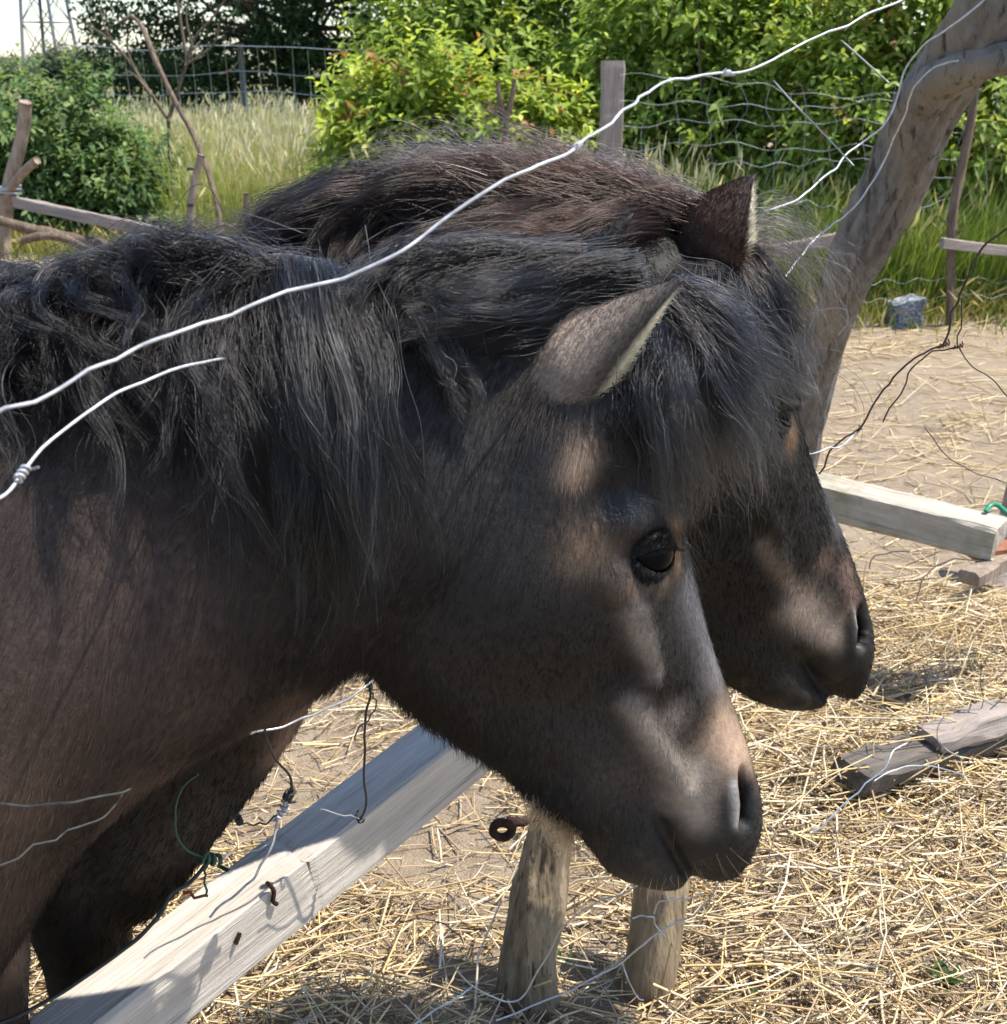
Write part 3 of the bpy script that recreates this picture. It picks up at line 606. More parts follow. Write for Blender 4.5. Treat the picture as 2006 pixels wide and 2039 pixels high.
o = box_between('wood_offcut', at_Z(1948, 1138, .12), at_Z(1985, 1150, .02), (0, 1, 0), .03, .03, M_PALE, None, 6, .003, .004, 26); tag(o, 'small pale wood stub upright under the splintered offcut', 'wood')
for x, y in ((1985, 1142),):
    p = at_Z(x+20, 1160, 0)
    V, fs = tube_geo(np.array([[p[0], p[1]+.05, -.05], [p[0]+.01, p[1]+.05, .2], [p[0]+.03, p[1]+.07, .33]]), .035, 10); tag(mesh_np('rail_post', V, fs, M_GREY), 'short grey post carrying the mossy rail end', 'post')
c = at_Y(1990, 1018, 2.5); a = np.linspace(0, 1, 12)
tag(mesh_np('green_strap', *tube_geo(np.stack([c[0]-.03+.12*a, c[1]+.02*np.sin(a*5), c[2]+.012*np.sin(a*9)], 1), .006, 5), mat_plain('green_plastic', (.02, .2, .11), .4)), 'green plastic strap lying across the mossy rail end', 'strap')
# plank lying in the straw
Pg = at_Z(1729, 1549, .085); Ph = at_Z(2040, 1452, .075)
M_OLD = mat_wood('old_grey_plank', (.06, .05, .042), (.17, .145, .12), 1.0)
o = box_between('plank', Pg, Ph, (0, 1, 0), .1, .05, M_OLD, None, 10, .005, .008, 27); tag(o, 'old dark grey plank lying half buried in straw', 'plank')
o = box_between('plank', at_Z(1880, 1478, .11), at_Z(2120, 1400, .13), (0, 1, 0), .08, .03, M_GREY, None, 10, .005, .006, 28); tag(o, 'thin paler board lying over the dark plank in straw', 'plank')
straw_layer('straw_on_planks', 420, (.55, 1.25), (1.95, 2.5), lambda x, y: np.clip(1.1-np.abs((y-2.13)-(x-.7)*.33)*7, 0, 1), (.06, .22), (.0011, .0024), SC1, .16, .16, 'golden straw stalks strewn over the dark plank', 77)
# two short posts
def short_post(name, pxs, Y, R, mat, label, seed, amp, sides=56):
    P = [at_Y(x, y, yy) for (x, y), yy in zip(pxs, Y)]; P.append(np.array([P[-1][0], P[-1][1], -.08])); Q = catmull(np.c_[P, R+[R[-1]]], 90)
    V, fs = tube_geo(Q[:, :3], Q[:, 3], sides, wood_rough(90, sides, .5, .04, amp, seed, 16, amp*.9, 9))
    o_ = np.array([P[-1][0], P[-1][1], 0]); o = mesh_np(name, V-o_, fs, mat); o.location = o_; return tag(o, label, 'post')
M_STUMP = mat_wood('split_post_wood', (.075, .055, .034), (.29, .225, .145), 1.0, .85, .95, axis=2)
M_STUMP2 = mat_wood('smooth_post_wood', (.16, .112, .064), (.31, .235, .145), .8, .8, .7, axis=2)
short_post('split_post', [(1118, 1500), (1094, 1690), (1066, 1815), (1050, 1900), (1046, 1985)], [1.58, 1.56, 1.54, 1.53, 1.52], [.032, .036, .044, .042, .044], M_STUMP, 'dark split weathered post with a rusty eye bolt beside it', 41, .2)
short_post('round_post', [(1322, 1690), (1316, 1770), (1303, 1880), (1291, 1978)], [1.6, 1.58, 1.56, 1.55], [.043, .044, .043, .043], M_STUMP2, 'smooth round brown post under the nearer pony muzzle', 43, .04)
c = at_Y(1001, 1656, 1.5); a = np.linspace(.3, 2*np.pi*1.15, 34); rg = np.stack([c[0]-.0+.0145*np.cos(a), c[1]+.004*a/3, c[2]+.0145*np.sin(a)], 1)
rg = np.concatenate([rg, np.array([[c[0]+.03, c[1]+.02, c[2]+.002], [c[0]+.06, c[1]+.05, c[2]-.002]])])
tag(mesh_np('eye_bolt', *tube_geo(rg, .0068, 9, ring_noise(len(rg), 9, .12, seed=2)), M_RUST), 'rusty iron eye bolt ring sticking out of the split post', 'bolt')

# ------------------------------------------------------------------ wires
M_WIRE = mat_plain('pale_fence_wire', (.46, .465, .475), .45, .25, .3, 120, .5)
M_DARKW = mat_plain('dark_wire', (.04, .043, .04), .55, .1, .3, 200, .3)
M_RUSTW = mat_plain('rusty_wire', (.075, .05, .042), .75, .1, .35, 200, .2)
M_GREENW = mat_plain('green_wire', (.04, .09, .06), .5, .2, .2, 200)
def wire(pts, Y, rad, mat, label, n=None, name='fence_wire', kink=.0015, seed=None, twist=()):
    Y = np.interp(np.linspace(0, 1, len(pts)), np.linspace(0, 1, len(np.atleast_1d(Y))), np.atleast_1d(Y))
    P = np.array([at_Y(x, y, yy) for (x, y), yy in zip(pts, Y)]); n = n or len(pts)*7
    Q = catmull(P, n); r = np.random.default_rng(abs(seed or len(label)+int(pts[0][0])))
    wob = np.stack([np.interp(np.arange(n), np.arange(0, n+4, 4), r.normal(0, kink, len(np.arange(0, n+4, 4)))) for _ in range(3)], 1); Q = Q+wob
    for q in range(40):
        Q[:, 2] = np.where(Q[:, 1] > 1.3, np.maximum(Q[:, 2], gz(Q[:, 0], Q[:, 1])+.004), Q[:, 2]); break
    V, fs = tube_geo(Q, rad, 8); o = mesh_np(name, V, fs, mat); tag(o, label, 'wire')
    for (x, y, yy, rr) in twist:      # a few turns of binding wire
        c = at_Y(x, y, yy); k = np.argmin(np.linalg.norm(Q-c, axis=1)); c = Q[k]; tg = Q[min(k+1, n-1)]-Q[max(k-1, 0)]; tg /= np.linalg.norm(tg)
        s1 = np.cross(tg, [0, 0, 1.]); s1 /= np.linalg.norm(s1); s2 = np.cross(tg, s1); a = np.linspace(0, 2*np.pi*3.2, 40)
        h = c + tg*((a/a[-1]-.5)*rr*7)[:, None] + (s1*np.cos(a)[:, None]+s2*np.sin(a)[:, None])*rr*1.5
        h = np.concatenate([h[:1]-s2*rr*3, h, h[-1:]+s1*rr*3+tg*rr*2]); vv, ff = tube_geo(h, rr*.6, 6); mesh_np('binding', vv, ff, mat, o)
    return o
wire([(-700, 1130), (-400, 1000), (-200, 905), (-60, 848), (0, 822), (70, 795), (137, 764), (220, 716), (306, 674), (411, 643), (490, 612), (590, 580), (695, 543), (801, 495), (880, 437), (980, 374), (1050, 335), (1117, 311), (1160, 282), (1190, 263), (1230, 226), (1264, 205), (1300, 172), (1359, 153), (1430, 148), (1496, 140), (1560, 108), (1665, 63), (1740, 22), (1801, -2), (1880, -50), (2060, -130), (2300, -260)],
     [.55, .58, .66, .72, .84, 1.05, 1.2], .00098, M_WIRE, 'long pale fence wire running diagonally in front of both ponies', 260, kink=.0011, twist=((978, 376, .8, .0012), (1498, 140, .94, .0012)))
wire([(-500, 1330), (-260, 1160), (-40, 1010), (12, 985), (50, 935), (105, 876), (190, 808), (260, 768), (350, 735), (405, 722), (455, 715), (500, 708)], [.56, .6, .64, .7, .77, .97], .00098, M_WIRE, 'shorter pale wire ending in the mane of the nearer pony', kink=.0005, twist=((14, 983, .64, .0015),))
wire([(1995, -40), (1960, 0), (1920, 32), (1878, 63), (1848, 82), (1827, 104), (1808, 128), (1797, 155), (1786, 193), (1770, 235), (1745, 263), (1716, 284), (1689, 304), (1665, 335), (1641, 352), (1610, 380), (1575, 404), (1520, 420)], [2.16, 2.27, 2.32, 2.1], .0018, M_WIRE, 'pale wire following the upper edge of the leaning dead trunk', kink=.0006)
wire([(1908, 119), (1890, 124), (1871, 130), (1845, 146), (1826, 167), (1814, 186), (1808, 208), (1802, 232), (1789, 256), (1776, 286), (1763, 315), (1740, 360), (1711, 400), (1685, 428), (1660, 445), (1625, 474), (1597, 508), (1580, 530), (1560, 556)], [2.22, 2.28, 2.37, 2.4, 2.2], .0017, M_WIRE, 'pale wire running down the middle of the leaning dead trunk', kink=.0006)
wire([(1560, 652), (1592, 632), (1620, 621), (1650, 616), (1685, 617), (1690, 640), (1670, 665)], [2.5, 2.52, 2.55], .0014, M_GALVD, 'thin wire looped around the lower dead trunk', twist=((1620, 621, 2.52, .0016),))
wire([(731, 1352), (738, 1385), (730, 1420), (727, 1470), (725, 1540), (729, 1590), (726, 1615), (716, 1632), (711, 1622)], [1.16, 1.2], .0014, M_DARKW, 'dark wire hanging straight down onto the timber rail', kink=.0004, twist=((731, 1362, 1.16, .002), (720, 1628, 1.2, .0018)))
wire([(748, 1352), (722, 1372), (692, 1392), (650, 1412), (600, 1432), (560, 1447), (520, 1456), (500, 1460)], [1.16, 1.08], .0013, M_GALV, 'light thin wire sagging below the nearer pony throat', kink=.0005)
wire([(742, 1378), (750, 1400), (738, 1425), (715, 1445), (705, 1470)], 1.17, .0009, M_DARKW, 'short dark curl of wire by the hanging wire top')
wire([(527, 1452), (538, 1492), (555, 1518), (575, 1540), (581, 1565), (572, 1588)], [1.04, 1.1], .0014, M_DARKW, 'dark bent wire ending in a coil above the rail', kink=.0005, twist=((577, 1575, 1.1, .0028),))
wire([(572, 1588), (566, 1610), (556, 1624), (548, 1660), (538, 1690), (520, 1722), (508, 1745), (470, 1782), (440, 1805), (418, 1826)], [1.1, 1.06], .0014, M_WIRE, 'pale wire dropping from the coil across the timber rail', kink=.0005, twist=((558, 1618, 1.09, .0026),))
wire([(395, 1542), (368, 1562), (352, 1600), (350, 1640), (358, 1675), (378, 1697), (408, 1708), (425, 1712)], [.98, 1.02], .0011, M_GREENW, 'thin green wire arc before the chest of the farther pony', kink=.0003, twist=((412, 1710, 1.02, .0034),))
wire([(425, 1700), (400, 1735), (372, 1762), (342, 1780), (318, 1822), (270, 1872), (200, 1925), (130, 1972), (60, 2010), (-20, 2045)], [1.03, .9], .0021, M_DARKW, 'thick dark wire running along the lower left of the timber rail', kink=.0004)
wire([(412, 1722), (410, 1750), (412, 1785)], 1.03, .0012, M_GREENW, 'short green wire end hanging below the green knot')
wire([(362, 1775), (385, 1780), (413, 1786)], 1.04, .0016, mat_plain('red_rust_wire', (.22, .05, .03), .7), 'short reddish rusty wire stub beside the green knot')
wire([(425, 1712), (470, 1700), (530, 1690)], [1.03, 1.08], .0008, M_GALV, 'hair thin wire strand leading right from the green knot')
wire([(556, 1622), (530, 1640), (500, 1642), (478, 1632)], [1.08, 1.04], .001, M_DARKW, 'dark short twisted strand left of the wire coil', twist=((482, 1632, 1.04, .002),))
wire([(640, 1612), (680, 1622), (716, 1626)], [1.14, 1.19], .0008, M_GALV, 'hair thin strand lying along the rail to the hanging wire')
wire([(-30, 1602), (50, 1604), (120, 1602), (190, 1590), (252, 1571)], [.62, .7], .0009, M_DARKW, 'thin dark wire crossing the nearer pony shoulder')
wire([(-30, 1730), (40, 1705), (120, 1662), (190, 1635), (245, 1580)], [.62, .7], .0007, M_DARKW, 'faint thin wire crossing low on the nearer pony chest')
wire([(1267, 1763), (1196, 1794), (1125, 1841), (1092, 1898), (1059, 1954), (1031, 1992), (984, 1987), (941, 1964), (908, 1926)], [1.38, 1.44, 1.44, 1.4], .0014, M_GALV, 'light wire curving round the foot of the split post')
wire([(1445, 1730), (1425, 1768), (1409, 1794), (1362, 1831), (1286, 1874), (1234, 1921), (1173, 1954), (1102, 1987), (1040, 2011), (990, 2030)], [1.4, 1.46, 1.46, 1.42], .0014, M_GALV, 'light wire curving down across the round post')
wire([(941, 1964), (915, 1985), (889, 1997), (832, 2035), (800, 2060)], [1.42, 1.34], .0014, M_GALV, 'light wire running off at the bottom from the split post')
wire([(1258, 1831), (1296, 1824), (1312, 1845), (1324, 1866)], 1.46, .0012, M_GALV, 'short bent wire stapled on the round post face')
wire([(1303, 1820), (1310, 1800), (1322, 1793), (1371, 1789), (1400, 1780)], [1.46, 1.44], .0011, M_GALV, 'short wire bent at the right of the round post')
wire([(1240, 1922), (1252, 1955), (1270, 1985), (1282, 1992)], 1.46, .0012, M_GALV, 'short wire standing at the foot of the round post')
wire([(1510, 1620), (1540, 1660), (1528, 1720), (1516, 1760)], [1.7, 1.75], .001, M_GALV, 'fine pale wire dangling in the straw by the muzzle')
wire([(1400, 1930), (1470, 1925), (1505, 1880), (1520, 1830)], [1.66, 1.8], .001, M_GALV, 'fine pale wire arched over the straw right of the posts')
wire([(790, 1840), (850, 1830), (905, 1850), (925, 1880)], [1.62, 1.56], .001, M_RUSTW, 'thin rusty wire arched over straw left of the split post')
wire([(2040, 430), (2005, 456), (1967, 482), (1938, 527), (1918, 570), (1905, 605), (1890, 645), (1882, 680), (1876, 688)], [1.5, 1.6], .0015, M_RUSTW, 'dark wire dropping past the slim brown stake')
wire([(1915, 596), (1912, 650), (1908, 690)], 1.62, .001, M_RUSTW, 'short dark wire beside the dropping wire')
wire([(1880, 686), (1836, 705), (1812, 724), (1789, 742), (1770, 765), (1755, 785), (1730, 820), (1705, 856), (1661, 889), (1645, 915), (1632, 942)], [1.62, 1.7], .0014, M_RUSTW, 'dark rusty wire slanting across the bare soil', twist=((1878, 686, 1.62, .0018), (1705, 856, 1.67, .0016)))
wire([(1907, 691), (1860, 700), (1819, 728), (1802, 765), (1780, 805), (1759, 842)], [1.62, 1.68], .0011, M_RUSTW, 'thinner rusty wire beside the slanting one on the soil', twist=((1907, 691, 1.62, .0016),))
wire([(1908, 692), (1947, 738), (1980, 762), (2006, 789), (2060, 830)], [1.62, 1.55], .0009, M_RUSTW, 'thin dark wire leading off to the right over bare soil')
wire([(1612, 905), (1640, 897), (1680, 884), (1705, 860)], [1.62, 1.67], .0011, M_GALV, 'short pale wire from the farther pony face')
wire([(1840, 850), (1880, 905), (1920, 930), (2000, 960), (2040, 975)], [1.9, 2.0], .0008, M_DARKW, 'hair thin wire above the mossy rail')
wire([(1730, 1130), (1742, 1108), (1765, 1100), (1812, 1098)], [2.2, 2.25], .0014, M_RUSTW, 'rusty wire hooked under the mossy rail')
wire([(1826, 1195), (1838, 1155), (1862, 1128), (1900, 1115), (1950, 1118)], [2.15, 2.3], .0014, M_RUSTW, 'rusty wire arching under the mossy rail end')
wire([(1810, 1480), (1781, 1495), (1773, 1516), (1738, 1551), (1699, 1586), (1660, 1625), (1615, 1660)], [1.9, 1.8], .0014, M_GALV, 'pale wire crossing the end of the dark plank')
wire([(1742, 1555), (1781, 1534), (1833, 1525), (1894, 1534), (1930, 1545)], [1.92, 2.0], .0012, M_GALV, 'pale wire arched along the dark plank')
wire([(1881, 1425), (1868, 1450), (1870, 1475), (1890, 1495), (1920, 1512)], [2.1, 2.1], .0012, M_GALV, 'pale hooked wire over the thin board')
wire([(1955, 1320), (1953, 1360), (1958, 1395), (1950, 1430)], [2.2, 2.2], .0009, M_DARKW, 'thin dark upright wire behind the thin board')
wire([(1836, 1322), (1848, 1360), (1853, 1400), (1850, 1425)], [2.2, 2.15], .0009, M_DARKW, 'thin dark upright wire left of the thin board')
wire([(1835, 1325), (1870, 1318), (1910, 1300), (1960, 1310), (2010, 1290)], [2.2, 2.2], .0008, M_DARKW, 'hair thin dark wire strung over the straw behind the boards')
# a few green sprouts
M_SPR = M_LEAF
def sprout(px, n, h, label, seed):
    p = at_Z(*px, 0.01); r = np.random.default_rng(seed); a = r.uniform(0, 6.28, n)
    D = np.stack([np.cos(a)*.7, np.sin(a)*.7, np.ones(n)], 1); D /= np.linalg.norm(D, axis=1)[:, None]
    P0 = np.tile(p, (n, 1)) + r.normal(0, .006, (n, 3))*[1, 1, 0]; L = r.uniform(.5, 1, n)*h
    V, f = leaves_geo(P0, D, np.tile([0, 0, 1.], (n, 1)), L, L*.16, np.full(n, .3), r)
    tag(mesh_np('weed_sprout', V-[p[0], p[1], 0], f, M_SPR, None, np.repeat(np.array([[.07, .14, .04]])*r.uniform(.7, 1.4, n)[:, None], 7, 0)), label, 'weed').location = (p[0], p[1], 0)
sprout((1890, 1965), 16, .06, 'small blue green weed in the straw at bottom right', 1)
sprout((1695, 1945), 9, .035, 'tiny green sprout between the straw stalks', 2)
sprout((1500, 1985), 7, .025, 'tiniest green sprout by bare soil right of the posts', 3)
sprout((1120, 1915), 8, .03, 'little green sprout between the two short posts', 4)
# ------------------------------------------------------------------ ponies
class Plan:
    """the vertical surface through a pony's spine: plan curve (x,y); local coords (s along, z up, t lateral, + = far side)"""
    def __init__(self, pts):
        p = catmull(np.array(pts, float), 400); self.x, self.y = p[:, 0], p[:, 1]
        self.s = np.concatenate([[0], np.cumsum(np.hypot(np.diff(self.x), np.diff(self.y)))]); self.s -= np.interp(0, self.x, self.s)
        g = np.gradient(p, axis=0); g /= np.linalg.norm(g, axis=1)[:, None]; self.tx, self.ty = g[:, 0], g[:, 1]
    def hit(self, px, py):
        d = ray(px, py); lo, hi = .2, 6.
        for _ in range(50):
            mid = (lo+hi)/2; P = CAMP+d*mid
            if P[1] < np.interp(P[0], self.x, self.y): lo = mid
            else: hi = mid
        P = CAMP+d*lo; return np.array([np.interp(P[0], self.x, self.s), P[2]])
    def world(self, L):
        L = np.atleast_2d(L); s = L[:, 0]; sc = np.clip(s, self.s[0], self.s[-1]); ex = s-sc
        x, y, tx, ty = (np.interp(sc, self.s, v) for v in (self.x, self.y, self.tx, self.ty))
        nrm = np.hypot(tx, ty); tx, ty = tx/nrm, ty/nrm
        return np.stack([x+ex*tx - L[:, 2]*ty, y+ex*ty + L[:, 2]*tx, L[:, 1]], 1)
    def vec(self, L, Vv):
        s = np.clip(L[:, 0], self.s[0], self.s[-1]); tx = np.interp(s, self.s, self.tx); ty = np.interp(s, self.s, self.ty)
        return np.stack([Vv[:, 0]*tx - Vv[:, 2]*ty, Vv[:, 0]*ty + Vv[:, 2]*tx, Vv[:, 1]], 1)
AA = np.array([0, .1, .25, .45, .65, .85, 1.])
def ring_pts(T, B, wd, n=44, pw=.62):
    """closed ring in local coords between sagittal points T and B with half-widths wd at fractions AA"""
    th = np.linspace(0, 2*np.pi, n, endpoint=False); a = (1-np.cos(th))/2
    W = np.interp(a, AA, wd)*np.abs(np.sin(th))**pw*np.where(np.sin(th) >= 0, -1, 1)
    P = T[None, :]*(1-a)[:, None] + B[None, :]*a[:, None]
    return np.stack([P[:, 0], P[:, 1], W], 1)
def fit_station(plan, Tp, Bp, wd, mT=0., mB=0., it=4):
    Tp = np.array(Tp, float); Bp = np.array(Bp, float); T0, B0 = Tp.copy(), Bp.copy()
    for _ in range(it):
        r = ring_pts(plan.hit(*Tp), plan.hit(*Bp), wd); q = proj(plan.world(r)); d = (T0-B0)/np.linalg.norm(T0-B0)
        eT = np.max((q-T0)@d) + mT; eB = np.max((q-B0)@-d) + mB; Tp = Tp - d*eT*.9; Bp = Bp + d*eB*.9; lim = np.linalg.norm(T0-B0)*.3
        for Q_, Q0 in ((Tp, T0), (Bp, B0)):
            ds = np.linalg.norm(Q_-Q0)
            if ds > lim: Q_[:] = Q0 + (Q_-Q0)*lim/ds
    return plan.hit(*Tp), plan.hit(*Bp)
def loft(stations, nu, n=44):
    """stations: list of (T(2), B(2), wd(7)) -> closed mesh"""
    S = np.array([np.concatenate([T, B, wd]) for T, B, wd in stations]); mid = np.c_[(S[:, 0]+S[:, 2])/2, (S[:, 1]+S[:, 3])/2, np.zeros(len(S))]
    S2 = catmull(np.c_[mid, S], nu)[:, 3:]
    V = np.concatenate([ring_pts(r[:2], r[2:4], np.maximum(r[4:], .002), n) for r in S2])
    i = np.arange(nu-1)[:, None]*n; j = np.arange(n)[None, :]; j2 = (j+1) % n
    Q = np.stack([i+j, i+n+j, i+n+j2, i+j2], -1).reshape(-1, 4)
    c0, c1 = len(V), len(V)+1; V = np.concatenate([V, V[:n].mean(0)[None], V[(nu-1)*n:nu*n].mean(0)[None]])
    jj = np.arange(n); t1 = np.stack([np.full(n, c0), jj, (jj+1) % n], 1); t2 = np.stack([np.full(n, c1), (nu-1)*n+(jj+1) % n, (nu-1)*n+jj], 1)
    return V, [Q, np.concatenate([t1, t2])]
def fix_normals(me):
    bm = bmesh.new(); bm.from_mesh(me); bmesh.ops.recalc_face_normals(bm, faces=bm.faces); bm.to_mesh(me); bm.free()
def voxel_union(parts, vox):
    V, fs = join_geo(parts); o = mesh_np('tmp', V, fs); fix_normals(o.data)
    md = o.modifiers.new('r', 'REMESH'); md.mode = 'VOXEL'; md.voxel_size = vox; md.adaptivity = 0
    dg = bpy.context.evaluated_depsgraph_get(); me = bpy.data.meshes.new_from_object(o.evaluated_get(dg)); bpy.data.objects.remove(o); return me
def get_np(me):
    V = np.zeros(len(me.vertices)*3); me.vertices.foreach_get('co', V); E = np.zeros(len(me.edges)*2, dtype=np.int64); me.edges.foreach_get('vertices', E)
    return V.reshape(-1, 3), E.reshape(-1, 2)
def smooth_np(V, E, it, lam=.5, mask=None):
    deg = np.bincount(E.ravel(), minlength=len(V)).astype(float)[:, None]+1e-9
    for _ in range(it):
        acc = np.zeros_like(V)
        for k in range(3): acc[:, k] = np.bincount(E[:, 0], V[E[:, 1], k], len(V)) + np.bincount(E[:, 1], V[E[:, 0], k], len(V))
        d = (acc/deg-V)*lam; V = V + (d if mask is None else d*mask[:, None])
    return V
def tri_np(me):
    me.calc_loop_triangles(); t = np.zeros(len(me.loop_triangles)*3, dtype=np.int32); me.loop_triangles.foreach_get('vertices', t); return t.reshape(-1, 3)
def vnormals(V, T):
    n = np.cross(V[T[:, 1]]-V[T[:, 0]], V[T[:, 2]]-V[T[:, 0]]); N = np.zeros_like(V)
    for k in range(3):
        for c in range(3): N[:, c] += np.bincount(T[:, k], n[:, c], len(V))
    return N/(np.linalg.norm(N, axis=1)[:, None]+1e-12)
def seg_dist(P, poly):
    best = np.full(len(P), 9.); poly = np.atleast_2d(poly)
    if len(poly) == 1: return np.linalg.norm(P-poly[0], axis=1)
    for a, b_ in zip(poly[:-1], poly[1:]):
        ab = b_-a; t_ = np.clip(((P-a)@ab)/(ab@ab+1e-12), 0, 1); best = np.minimum(best, np.linalg.norm(P-(a+t_[:, None]*ab), axis=1))
    return best

# hair materials
def mat_hair(name, rough=.32, radial=.5, coat=.0, ior=1.55):
    m = bpy.data.materials.new(name); m.use_nodes = True; t = m.node_tree; t.nodes.remove(t.nodes['Principled BSDF'])
    h = t.nodes.new('ShaderNodeBsdfHairPrincipled'); h.model = 'CHIANG'; h.parametrization = 'COLOR'
    a = node(t, 'ShaderNodeAttribute', attribute_name='col'); t.links.new(a.outputs['Color'], h.inputs['Color'])
    h.inputs['Roughness'].default_value = rough; h.inputs['Radial Roughness'].default_value = radial; h.inputs['Random Roughness'].default_value = .2
    h.inputs['IOR'].default_value = ior; h.inputs['Coat'].default_value = coat
    t.links.new(h.outputs[0], t.nodes['Material Output'].inputs['Surface']); return m
M_MANE = mat_hair('mane_hair', .24, .5, ior=1.36)
M_FUR, t, b = newmat('coat_hair'); a = node(t, 'ShaderNodeAttribute', attribute_name='col'); t.links.new(a.outputs['Color'], b.inputs['Base Color'])
b.inputs['Roughness'].default_value = .5; b.inputs['Specular IOR Level'].default_value = .16
m, t, b = newmat('pony_skin'); a = node(t, 'ShaderNodeAttribute', attribute_name='col')
t.links.new(mixc(t, a.outputs['Color'], (.55, .5, .46), ramp(t, noise(t, 90, 5, .7), [(.35, (0, 0, 0)), (.7, (.8, .8, .8))]), 'MULTIPLY'), b.inputs['Base Color'])
b.inputs['Roughness'].default_value = .62; b.inputs['Specular IOR Level'].default_value = .3; bump(t, b, noise(t, 160, 4, .7), .002, .6); M_SKIN = m
m, t, b = newmat('pony_eye'); b.inputs['Base Color'].default_value = (.003, .0028, .003, 1); b.inputs['Roughness'].default_value = .16; b.inputs['Specular IOR Level'].default_value = .06; M_EYE = m
M_LID = mat_plain('eyelid_skin', (.0075, .0065, .0065), .6, 0, .35, 200, .25); M_HOOF = mat_plain('hoof', (.05, .042, .036), .5)
def hair_obj(name, PTS, rad, col, mat, parent):
    """PTS (n,k,3) world, rad (n,k), col (n,3)"""
    n, k, _ = PTS.shape; hc = bpy.data.hair_curves.new(name); hc.add_curves([k]*n)
    po = np.array(parent_origin(parent)) if parent is not None else np.zeros(3)
    hc.attributes['position'].data.foreach_set('vector', (PTS-po).astype(np.float32).ravel())
    ra = hc.attributes.get('radius') or hc.attributes.new('radius', 'FLOAT', 'POINT'); ra.data.foreach_set('value', rad.astype(np.float32).ravel())
    ca = hc.attributes.new('col', 'FLOAT_COLOR', 'CURVE'); c = np.ones((n, 4), np.float32); c[:, :3] = col; ca.data.foreach_set('color', c.ravel())
    hc.materials.append(mat); o = bpy.data.objects.new(name, hc); return put(o, parent)

def ear_geo(base, tip, opening, wid, n=22, m=15, bend=.0):
    """cupped ear: local/world coords; opening = direction the cup faces"""
    base, tip, op = (np.array(v, float) for v in (base, tip, opening)); ax = tip-base; L = np.linalg.norm(ax); ax /= L
    op = op - ax*(op@ax); op /= np.linalg.norm(op); sd = np.cross(ax, op)
    u = np.linspace(0, 1, n); rad = wid*np.interp(u, [0, .15, .35, .6, .8, .93, 1], [.8, .96, .92, .64, .36, .14, .01])
    spread = np.interp(u, [0, .3, .7, 1], [2.75, 2.2, 1.75, 1.4])
    out = []; inn = []
    for i in range(n):
        a = np.linspace(-spread[i], spread[i], m); c = base + ax*L*u[i] + op*(bend*L*(u[i]**2)) 
        ring = c[None] + rad[i]*(-np.cos(a)[:, None]*op*.8 + np.sin(a)[:, None]*sd); out.append(ring)
        inn.append(c[None] + max(rad[i]-.0035, rad[i]*.4)*(-np.cos(a)[:, None]*op*.8 + np.sin(a)[:, None]*sd) + op*.001)
    V = np.concatenate(out+inn); o2 = n*m
    i = np.arange(n-1)[:, None]*m; j = np.arange(m-1)[None, :]
    q1 = np.stack([i+j, i+j+1, i+m+j+1, i+m+j], -1).reshape(-1, 4); q2 = q1[:, ::-1]+o2
    e = []
    for r0 in range(n-1):
        for jj in (0, m-1): e.append([r0*m+jj, (r0+1)*m+jj, o2+(r0+1)*m+jj, o2+r0*m+jj] if jj == 0 else [r0*m+jj, o2+r0*m+jj, o2+(r0+1)*m+jj, (r0+1)*m+jj])
    top = [[(n-1)*m+jj, (n-1)*m+jj+1, o2+(n-1)*m+jj+1, o2+(n-1)*m+jj] for jj in range(m-1)]
    isin = np.r_[np.zeros(n*m), np.ones(n*m)]; uu = np.tile(np.repeat(u, m), 2); edge = np.tile(np.abs(np.linspace(-1, 1, m)), 2*n)
    return V, [np.concatenate([q1, q2, np.array(e), np.array(top)])], isin, uu, edge

def leg_parts(s, t0, ztop, hind=False):
    if not hind: K = [(s, ztop, .085), (s+.01, .56, .075), (s+.015, .46, .055), (s+.02, .37, .044), (s+.022, .335, .046), (s+.02, .3, .038), (s+.02, .22, .028), (s+.02, .15, .03), (s+.022, .12, .037), (s+.035, .085, .031), (s+.05, .055, .04), (s+.06, .02, .047)]
    else: K = [(s+.02, ztop, .12), (s+.05, .68, .1), (s+.03, .56, .075), (s-.04, .44, .05), (s-.08, .38, .045), (s-.07, .33, .04), (s-.055, .22, .03), (s-.045, .14, .034), (s-.04, .115, .037), (s-.025, .085, .031), (s-.01, .055, .04), (s, .02, .047)]
    Q = catmull(np.array([[a, z, t0*(1-.1*(ztop-z)), r_] for a, z, r_ in K]), 44)
    V, fs = tube_geo(Q[:, :3], Q[:, 3], 18); return (V, fs), K[-1]

